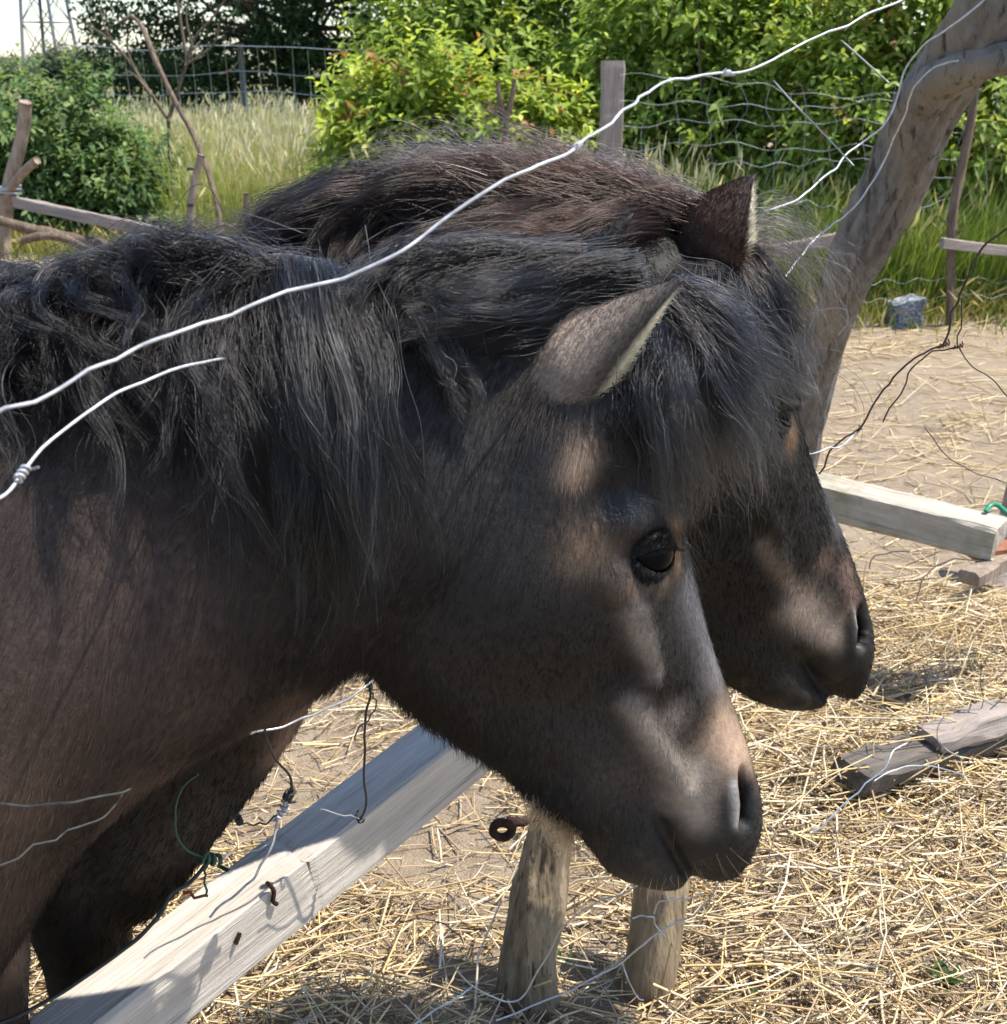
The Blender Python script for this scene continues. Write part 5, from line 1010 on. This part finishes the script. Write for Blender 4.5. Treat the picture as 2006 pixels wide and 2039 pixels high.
HW = [[.035, .055, .07, .075, .07, .06, .04], [.05, .075, .09, .09, .08, .068, .045], [.062, .09, .1, .095, .085, .072, .05], [.058, .09, .102, .095, .085, .074, .055],
      [.045, .07, .086, .086, .08, .07, .05], [.04, .056, .07, .072, .068, .06, .045], [.037, .05, .058, .06, .056, .05, .04], [.038, .05, .054, .054, .05, .045, .036],
      [.041, .055, .058, .056, .05, .043, .034], [.042, .056, .06, .056, .05, .043, .034], [.04, .052, .056, .052, .046, .04, .032], [.03, .042, .046, .044, .04, .034, .026], [.012, .02, .024, .024, .02, .018, .012]]
near = dict(name='pony', seed=5, label='nearer dark brown pony with black mane, head lowered under the fence wire', wk=1.0,
  plan=[(-1.95, .58), (-1.2, .735), (-.6, .865), (-.3, .925), (0, .975), (.1, 1.005), (.2, 1.045), (.45, 1.15)],
  head=[((1285, 590), (1030, 640), HW[0]), ((1325, 700), (880, 880), HW[1]), ((1340, 850), (770, 1080), HW[2]), ((1358, 1010), (700, 1270), HW[3]), ((1385, 1136), (775, 1378), HW[4]), ((1415, 1250), (888, 1465), HW[5]),
        ((1450, 1350), (985, 1528), HW[6]), ((1478, 1428), (1075, 1605), HW[7]), ((1500, 1500), (1185, 1600), HW[8]), ((1516, 1572), (1262, 1640), HW[9]), ((1501, 1632), (1318, 1692), HW[10]), ((1466, 1694), (1352, 1728), HW[11]), ((1420, 1730), (1380, 1742), HW[12])],
  jaw=[((1250, 1440), (1010, 1550), .05), ((1270, 1500), (1085, 1612), .05), ((1292, 1565), (1142, 1652), .048), ((1318, 1625), (1168, 1692), .045), ((1340, 1680), (1200, 1732), .041), ((1354, 1720), (1275, 1757), .034), ((1362, 1744), (1325, 1764), .02)],
  neck=[((1290, 640), (960, 980), .06), ((1160, 590), (800, 1230), .075), ((960, 570), (695, 1325), .082), ((760, 585), (640, 1380), .09), ((560, 590), (505, 1458), .105), ((350, 590), (355, 1542), .125), ((150, 605), (175, 1705), .15), ((-20, 620), (0, 1985), .175)],
  body=[(-.62, 1.185, .55, .2), (-.85, 1.15, .52, .235), (-1.15, 1.13, .5, .25), (-1.4, 1.17, .57, .235), (-1.6, 1.15, .7, .19), (-1.72, 1.0, .82, .1)],
  legs=[(-.6, -.105, .68, False), (-.552, .1, .68, False), (-1.5, -.11, .85, True), (-1.46, .11, .85, True)], tail=(-1.7, 1.05),
  throat=(735, 1310), pollback=(1150, 600), muzzle_dir=((1310, 700), (1400, 1650)), eye=(1298, 1102), eye_axis=(.95, -.1), eye_r=.0245,
  brush=[([(1298, 1102)], .042, .008), ([(1235, 1040), (1285, 1012), (1345, 1035)], .013, .006), ([(1290, 1102)], .027, -.009), ([(1222, 985)], .022, -.01), ([(1255, 1010)], .016, .005), ([(1150, 915)], .03, .004),
         ([(1215, 1150), (1262, 1216), (1288, 1290), (1298, 1350)], .012, .0098), ([(1250, 1345)], .022, -.01), ([(960, 1150)], .1, .014), ([(1080, 1400)], .05, -.01), ([(1180, 1440)], .045, -.012), ([(1360, 1392)], .018, -.006),
         ([(1262, 1412), (1296, 1465), (1345, 1530), (1358, 1575)], .012, .0065), ([(1400, 1480)], .022, -.004), ([(1425, 1545)], .026, .005), ([(1455, 1540), (1464, 1600), (1470, 1655)], .008, .0045), ([(1482, 1552), (1492, 1590), (1486, 1636)], .0085, -.024), ([(1484, 1565), (1492, 1595), (1487, 1628)], .007, -.024),
         ([(1300, 1590)], .02, -.007), ([(1310, 1630), (1336, 1680), (1358, 1720), (1372, 1744), (1378, 1760)], .006, -.007), ([(1262, 1050), (1298, 1040), (1335, 1050)], .008, .003), ([(1250, 1725)], .025, .004), ([(1410, 1690)], .028, .006), ([(900, 1380), (1010, 1500)], .02, .004), ([(1100, 1560)], .03, -.006)],
  col_head=(.0135, .0122, .0118), col_body=(.0195, .0132, .0105), col_mane=(.004, .0034, .0033),
  paint=[([(1000, 1000), (900, 900), (1050, 850)], .08, (.025, .024, .0245), .7), ([(1090, 760), (1110, 800)], .035, (.07, .058, .05), .8), ([(1164, 895), (1146, 945)], .013, (.34, .24, .165), .95), ([(1180, 1085)], .024, (.2, .135, .085), .85), ([(1240, 1172), (1330, 1155)], .012, (.17, .12, .085), .7), ([(1352, 1130), (1345, 1045)], .007, (.3, .19, .11), .75),  # first entry paints the grey sheen of the cheek
         ([(1256, 1012)], .014, (.12, .115, .118), .85), ([(1222, 985), (1232, 1030)], .013, (.013, .011, .01), .8), ([(1230, 850), (1290, 950)], .03, (.012, .011, .011), .8),  # brow sheen and the shaded hollow beside it painted into the coat
         ([(1370, 1160), (1400, 1250), (1425, 1330)], .027, (.16, .15, .152), .85), ([(1262, 1220), (1288, 1290), (1298, 1345)], .0105, (.26, .225, .195), .85), ([(1250, 1345)], .022, (.009, .008, .008), .85), ([(1310, 1388), (1410, 1408)], .012, (.012, .01, .009), .9),  # nose sheen, lit facial crest and shadow band under the eye, painted
         ([(1262, 1412), (1296, 1465), (1345, 1530)], .013, (.36, .3, .245), .9), ([(1370, 1560), (1395, 1630)], .026, (.32, .265, .22), .92), ([(1440, 1450), (1480, 1505)], .028, (.42, .29, .2), .93), ([(1340, 1440)], .02, (.16, .13, .11), .7), ([(1180, 1480)], .045, (.03, .025, .022), .7), ([(1240, 1560)], .035, (.05, .04, .034), .7),  # first entry is the lit muscle ridge, painted lighter
         ([(1450, 1600), (1445, 1680)], .017, (.011, .011, .011), .95), ([(1462, 1560), (1468, 1640)], .0055, (.4, .37, .35), .85), ([(1488, 1565), (1492, 1625)], .0095, (.008, .007, .007), .96), ([(1440, 1710), (1390, 1730)], .026, (.011, .01, .01), .97), ([(1330, 1635), (1352, 1680), (1400, 1700)], .013, (.011, .01, .01), .9), ([(1230, 1720), (1310, 1745)], .03, (.016, .014, .0135), .9),  # nostril rim highlight, dark nostril and mouth shadow painted along with black lips
         ([(1298, 1102)], .03, (.009, .008, .008), .95), ([(200, 1200), (350, 1380)], .11, (.058, .039, .031), .85), ([(700, 1200), (600, 1300), (800, 1100)], .06, (.011, .0095, .009), .75), ([(600, 1385), (420, 1490), (270, 1560), (190, 1670), (110, 1800), (30, 1930)], .022, (.14, .088, .06), .8), ([(30, 1500), (40, 1800)], .06, (.075, .048, .035), .7)],  # long line along the chest edge is bounced rim light, painted tan
  ear_base=(.1, .082, .07), ear_out=(.42, .33, .26), ear_in=(.2, .17, .12), ear_tip=(.02, .017, .015), ear_fringe=(.62, .55, .38),
  dens=lambda h, c: np.where(h > -.1, 1., np.where(c[:, 0] > -.62, .62, .07))*np.where(c[:, 2] < .05, 1., .35), nfur=270000, furrad=.0002,
  furlen=lambda h, c: np.where(h > 0, .0075, .0105), furscale=[([(1070, 760), (1120, 820), (1180, 800)], .025, 2.4), ([(735, 1320), (960, 1500), (1100, 1620)], .04, 2.6), ([(1450, 1600), (1330, 1740)], .06, .35), ([(1298, 1097)], .03, .5), ([(1450, 1450)], .05, .6), ([(260, 1582), (620, 1390)], .04, 1.5)],
  mane=[
    dict(keys=[[(-90, 598), (-140, 660), (-110, 760), (-75, 860)], [(40, 593), (-10, 650), (10, 740), (50, 830)], [(150, 583), (85, 640), (90, 740), (130, 850)], [(260, 563), (180, 610), (170, 700), (225, 800), (240, 880)],
               [(360, 553), (290, 610), (285, 710), (330, 840), (325, 985)], [(450, 558), (390, 620), (380, 730), (430, 880), (455, 1040)], [(540, 573), (490, 640), (480, 760), (530, 900), (565, 1030)]], n=125, strands=50, short=.4, lift=[-.008, .024, .024, .014], spread=.0062, jit=.026, wave=.014, freq=8, frizz=.0032, prof=[1.2, .8, .45, .4], dust_glint=.03),
    dict(keys=[[(545, 545), (560, 640), (575, 780), (600, 930), (610, 1120)], [(610, 545), (620, 650), (635, 800), (660, 960), (680, 1150)], [(660, 550), (695, 630), (735, 760), (755, 920), (765, 1110)]], n=110, strands=52, short=.5, lift=[-.006, .034, .026, .012], spread=.0068, jit=.018, wave=.008, frizz=.003, prof=[1.1, .8, .5, .45], dust_glint=.06, col=(.008, .0075, .0075)),  # lighter strand colour puts a silvery sheen on these locks
    dict(keys=[[(420, 640), (440, 700), (410, 780), (430, 880), (445, 1000)], [(470, 640), (450, 705), (490, 780), (560, 860), (590, 960)]], n=26, strands=46, lift=[.02, .04, .03, .02], spread=.006, jit=.01, wave=.006, col=(.007, .006, .006), prof=[1.5, .35, .8, .8]),
    dict(keys=[[(1290, 545), (1220, 555), (1110, 570), (970, 590), (840, 630)], [(1260, 545), (1150, 555), (1000, 605), (880, 640)], [(1150, 520), (1050, 525), (900, 560), (770, 610)], [(1000, 520), (900, 525), (800, 560), (720, 640)], [(880, 525), (800, 540), (740, 590), (700, 680)], [(760, 545), (720, 570), (690, 640), (690, 760)]], n=120, strands=56, lift=[-.01, .008, .03, .02], spread=.0065, jit=.011, wave=.006, freq=9, short=.75, frizz=.002),
    dict(keys=[[(1240, 560), (1160, 600), (1070, 640), (960, 655), (860, 640)], [(1230, 550), (1150, 585), (1050, 610), (920, 625), (800, 640)]], n=44, strands=54, lift=[-.01, .005, .03, .02], spread=.0065, jit=.009, wave=.006, freq=9, short=.75, frizz=.0012, col=(.005, .005, .006)),
    dict(keys=[[(850, 610), (885, 680), (915, 750), (940, 820)], [(830, 620), (860, 700), (895, 770), (915, 840)]], n=12, strands=46, lift=[.02, .022, .014, .01], spread=.006, jit=.006, col=(.011, .01, .0095)),
    dict(keys=[[(-60, 590), (-110, 600), (-170, 650)], [(100, 585), (40, 592), (-25, 640)], [(250, 572), (190, 577), (120, 625)], [(400, 562), (330, 562), (260, 605)], [(520, 560), (450, 555), (375, 595)], [(640, 562), (570, 550), (500, 580), (450, 640)]], n=100, strands=42, lift=[-.008, .004, .016, .012], spread=.0085, jit=.012, wave=.007, short=.6, frizz=.002),
    dict(keys=[[(440, 555), (395, 505), (335, 492), (290, 505), (255, 545)], [(520, 555), (450, 520), (380, 515), (310, 535), (260, 590)], [(300, 560), (240, 545), (180, 565), (120, 610)], [(560, 560), (500, 535), (420, 550), (330, 590)], [(100, 590), (50, 580), (0, 600), (-40, 640)]], n=80, strands=36, lift=[.002, .006, .01, .01], spread=.009, jit=.011, wave=.01, freq=10, frizz=.004),
    dict(keys=[[(300, 600), (260, 700), (290, 900), (280, 1080)], [(560, 600), (560, 800), (600, 1050), (620, 1260)], [(700, 640), (730, 850), (720, 1080), (690, 1270)]], n=70, strands=7, lift=[.02, .03, .02, .008], spread=.01, jit=.03, wave=.008, frizz=.003),
  ],
  forelock=[dict(keys=[[(1305, 680), (1285, 770), (1290, 880), (1325, 1010)], [(1320, 640), (1320, 750), (1340, 880), (1368, 1010)], [(1330, 600), (1370, 720), (1410, 850), (1430, 980)], [(1345, 580), (1420, 680), (1470, 800), (1490, 930)], [(1350, 570), (1440, 640), (1510, 740), (1540, 850)]], n=78, strands=42, lift=[-.012, .016, .02, .012], spread=.0085, jit=.018, wave=.009, frizz=.003, short=.5, prof=[.4, .9, .6, .5], col=(.006, .0055, .006)),
            dict(keys=[[(1345, 575), (1450, 610), (1560, 700), (1600, 820)], [(1310, 640), (1380, 800), (1440, 950), (1470, 1040)]], n=36, strands=6, lift=[.006, .02, .02], spread=.012, jit=.025, wave=.012, frizz=.004)],
  whiskers=[dict(keys=[[(1120, 1620), (1105, 1650), (1095, 1690)], [(1150, 1650), (1140, 1680), (1150, 1710)], [(1060, 1580), (1050, 1610), (1060, 1640)]], n=50, strands=6, lift=.004, spread=.004, jit=.007, wave=.002, rad=.00018, col=(.1, .08, .06)),
            dict(keys=[[(1200, 1700), (1185, 1745), (1190, 1785)], [(1290, 1740), (1280, 1780), (1290, 1815)], [(1335, 1745), (1345, 1785), (1365, 1810)], [(1430, 1700), (1450, 1745), (1480, 1775)], [(1480, 1660), (1515, 1690), (1545, 1705)], [(1250, 1640), (1225, 1690), (1215, 1730)]], n=34, strands=1, frizz=0, wave=0, lift=.004, spread=.004, jit=.012, rad=.00017, col=(.1, .09, .08), short=.4)],
)
def near_ears(plan, hit):
    out = []
    b0 = hit((1135, 742)); tip_px = (1362, 545)
    w0 = plan.world(b0[None])[0]; dist = np.linalg.norm(w0-CAMP)
    d = ray(*tip_px); d = d/np.linalg.norm(d); tp = CAMP+d*(dist-.012)
    axn = (tp-w0)/np.linalg.norm(tp-w0)
    bw = w0 + ray(1135, 742)/np.linalg.norm(ray(1135, 742))*.04 - axn*.045
    out.append((bw, tp, (.35, .55, -.85), .044, .03, 0.))
    bl = b0.copy(); bl[2] = abs(bl[2]); bf = plan.world(bl[None])[0]; d2 = ray(1262, 425); d2 /= np.linalg.norm(d2)
    out.append((bf, CAMP+d2*(np.linalg.norm(bf-CAMP)-.01), (.5, .8, 0), .03, .0, 1.))
    return out
near['ears'] = near_ears

FW = HW
far = dict(name='pony', seed=9, label='farther brown pony with reddish wind-blown mane, head behind the nearer one', wk=1.03,
  plan=[(-2.0, 1.55), (-1.2, 1.4), (-.6, 1.27), (-.3, 1.26), (0, 1.31), (.2, 1.385), (.32, 1.43), (.6, 1.55)],
  head=[((1435, 480), (1250, 540), FW[0]), ((1508, 590), (1170, 740), FW[1]), ((1560, 710), (1130, 880), FW[2]), ((1592, 830), (1130, 1020), FW[3]), ((1622, 920), (1190, 1130), FW[4]), ((1662, 1010), (1270, 1220), FW[5]), ((1696, 1092), (1345, 1290), FW[6]),
        ((1722, 1172), (1415, 1340), FW[7]), ((1741, 1240), (1540, 1290), FW[8]), ((1737, 1288), (1578, 1322), FW[9]), ((1718, 1345), (1610, 1352), FW[10]), ((1692, 1375), (1632, 1368), FW[11]), ((1668, 1383), (1645, 1377), FW[12])],
  jaw=[((1520, 1150), (1340, 1300), .05), ((1535, 1200), (1405, 1345), .05), ((1558, 1250), (1455, 1368), .048), ((1582, 1300), (1482, 1390), .045), ((1606, 1340), (1530, 1408), .041), ((1632, 1362), (1588, 1408), .036), ((1640, 1384), (1610, 1404), .024)],
  neck=[((1420, 500), (1180, 740), .065), ((1280, 435), (1080, 930), .08), ((1080, 415), (930, 1080), .088), ((860, 450), (790, 1190), .095), ((650, 510), (680, 1300), .11), ((450, 505), (590, 1480), .13), ((280, 530), (455, 1670), .145), ((140, 540), (300, 1850), .16)],
  body=[(-.66, 1.22, .5, .18), (-.85, 1.16, .52, .235), (-1.15, 1.14, .5, .25), (-1.4, 1.18, .57, .235), (-1.6, 1.16, .7, .19), (-1.72, 1.0, .82, .1)],
  legs=[(-.53, -.09, .66, False), (-.58, .1, .66, False), (-1.5, -.11, .85, True), (-1.42, .11, .85, True)], tail=(-1.7, 1.05),
  throat=(1100, 1000), pollback=(1290, 430), muzzle_dir=((1500, 600), (1650, 1300)), eye=(1548, 828), eye_axis=(.95, -.1), eye_r=.024,
  brush=[([(1548, 828)], .04, .009), ([(1490, 790), (1540, 775), (1580, 795)], .012, .007), ([(1548, 828)], .017, -.007), ([(1470, 730)], .03, -.008), ([(1490, 950), (1545, 1060), (1560, 1130)], .013, .007), ([(1300, 950)], .09, .012), ([(1430, 1200)], .045, -.008), ([(1640, 1110)], .02, -.004),
         ([(1670, 1190)], .028, .007), ([(1692, 1215), (1697, 1260), (1702, 1300)], .008, .0045), ([(1718, 1222), (1724, 1252), (1719, 1282)], .0085, -.024), ([(1719, 1230), (1724, 1254), (1720, 1276)], .007, -.022), ([(1585, 1290), (1606, 1325), (1624, 1355), (1636, 1376), (1640, 1390)], .006, -.0025), ([(1600, 1392)], .014, .006), ([(1650, 1330)], .025, .005), ([(1560, 1375)], .022, .005)],
  col_head=(.0085, .0062, .0052), col_body=(.0075, .005, .004), col_mane=(.007, .0043, .0033),
  paint=[([(1575, 870)], .018, (.36, .22, .12), .85), ([(1520, 1084), (1550, 1130), (1578, 1168)], .012, (.24, .18, .13), .85), ([(1590, 1205), (1630, 1240), (1665, 1265)], .026, (.36, .28, .215), .95), ([(1690, 1140), (1700, 1180)], .024, (.16, .1, .075), .8), ([(1625, 940), (1665, 1040)], .02, (.14, .132, .135), .8), ([(1640, 1110)], .022, (.1, .062, .045), .7),  # grey entry is the lit nose ridge, painted lighter
         ([(1600, 1020), (1625, 1080)], .024, (.009, .0075, .007), .85), ([(1692, 1250), (1690, 1340)], .017, (.008, .0075, .0075), .97), ([(1590, 1290), (1640, 1315)], .012, (.007, .0065, .0065), .95), ([(1702, 1215), (1708, 1285)], .005, (.3, .27, .25), .8), ([(1540, 1385)], .035, (.009, .007, .006), .9), ([(1548, 828)], .03, (.02, .013, .01), .8), ([(1430, 1100)], .07, (.006, .005, .0045), .8), ([(595, 1425), (570, 1480)], .035, (.26, .17, .12), .9)],  # nostril rim highlight, shadowed cheek and sunlit chest patch painted in
  ear_base=(.05, .028, .018), ear_out=(.12, .066, .042), ear_in=(.25, .2, .14), ear_tip=(.03, .017, .012), ear_fringe=(.66, .6, .45),
  dens=lambda h, c: np.where(h > -.12, 1., np.where(c[:, 0] > -.6, .45, .07))*np.where(c[:, 2] < .05, 1., .35), nfur=120000, furrad=.0003,
  furlen=lambda h, c: np.where(h > 0, .0095, .013), furscale=[([(1450, 1370), (1300, 1310)], .04, 1.6), ([(1700, 1280), (1600, 1390)], .06, .35)],
  mane=[
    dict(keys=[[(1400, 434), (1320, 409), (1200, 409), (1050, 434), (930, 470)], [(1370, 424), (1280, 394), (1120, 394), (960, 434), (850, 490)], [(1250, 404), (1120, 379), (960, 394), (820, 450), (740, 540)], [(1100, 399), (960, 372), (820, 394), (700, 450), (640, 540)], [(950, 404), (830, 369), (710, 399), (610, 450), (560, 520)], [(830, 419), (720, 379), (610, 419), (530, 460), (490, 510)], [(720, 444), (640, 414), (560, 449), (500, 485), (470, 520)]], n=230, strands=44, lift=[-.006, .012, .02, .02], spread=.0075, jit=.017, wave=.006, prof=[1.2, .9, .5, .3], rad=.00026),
    dict(keys=[[(1400, 434), (1330, 379), (1220, 364), (1080, 379)], [(1250, 409), (1160, 359), (1040, 356), (900, 384)], [(1080, 399), (980, 344), (860, 344), (740, 384)], [(900, 404), (800, 339), (700, 364), (600, 424)]], n=60, strands=26, lift=[.0, .0, .004], spread=.011, jit=.02, wave=.01, frizz=.004, rad=.00024, col=(.018, .0105, .008)),
    dict(keys=[[(1280, 444), (1180, 440), (1050, 470), (940, 510)], [(1310, 450), (1230, 460), (1130, 490), (1020, 520)], [(1000, 450), (900, 470), (820, 520), (760, 560)]], n=90, strands=42, lift=[.004, .014, .016, .01], spread=.009, jit=.014, wave=.008, freq=12, rad=.00026, col=(.014, .008, .0058)),
    dict(keys=[[(900, 394), (820, 324), (760, 319), (700, 334)], [(1100, 384), (1000, 324), (900, 309), (840, 319)]], n=30, strands=6, lift=0, spread=.01, jit=.02, wave=.01, frizz=.004, rad=.0002, col=(.03, .019, .014)),
  ],
  forelock=[dict(keys=[[(1400, 530), (1390, 640), (1420, 760), (1480, 880), (1510, 960)], [(1430, 510), (1450, 610), (1490, 720), (1540, 800)], [(1460, 490), (1510, 580), (1560, 690), (1590, 790)], [(1475, 470), (1540, 560), (1590, 680), (1600, 780)]], n=84, strands=42, lift=[-.03, .012, .018, .01], spread=.009, jit=.017, wave=.009, frizz=.003, short=.5, prof=[.3, .9, .6, .5], rad=.00026, col=(.006, .0048, .0045)),
            dict(keys=[[(1470, 450), (1550, 420), (1620, 460), (1690, 540)], [(1480, 460), (1560, 470), (1620, 560), (1640, 680)], [(1490, 480), (1570, 540), (1620, 640), (1625, 760)]], n=26, strands=9, lift=[.0, .0, .0], spread=.012, jit=.02, wave=.012, frizz=.004, rad=.00018, col=(.016, .012, .0105))],
)
def far_ears(plan, hit):
    b0 = hit((1400, 500)); w0 = plan.world(b0[None])[0]; dist = np.linalg.norm(w0-CAMP); d = ray(1498, 346); d /= np.linalg.norm(d)
    dn = ray(1395, 500)/np.linalg.norm(ray(1395, 500))
    bl = b0.copy(); bl[2] = abs(bl[2]); bf = plan.world(bl[None])[0]; d2 = ray(1300, 415); d2 /= np.linalg.norm(d2)
    return [(w0+dn*.012, CAMP+d*(dist-.01), (.8, .55, .1), .047, .05, 0.), (bf, CAMP+d2*(np.linalg.norm(bf-CAMP)+.02), (.5, .8, 0), .034, .0, .8)]
far['ears'] = far_ears
make_pony(near); make_pony(far)
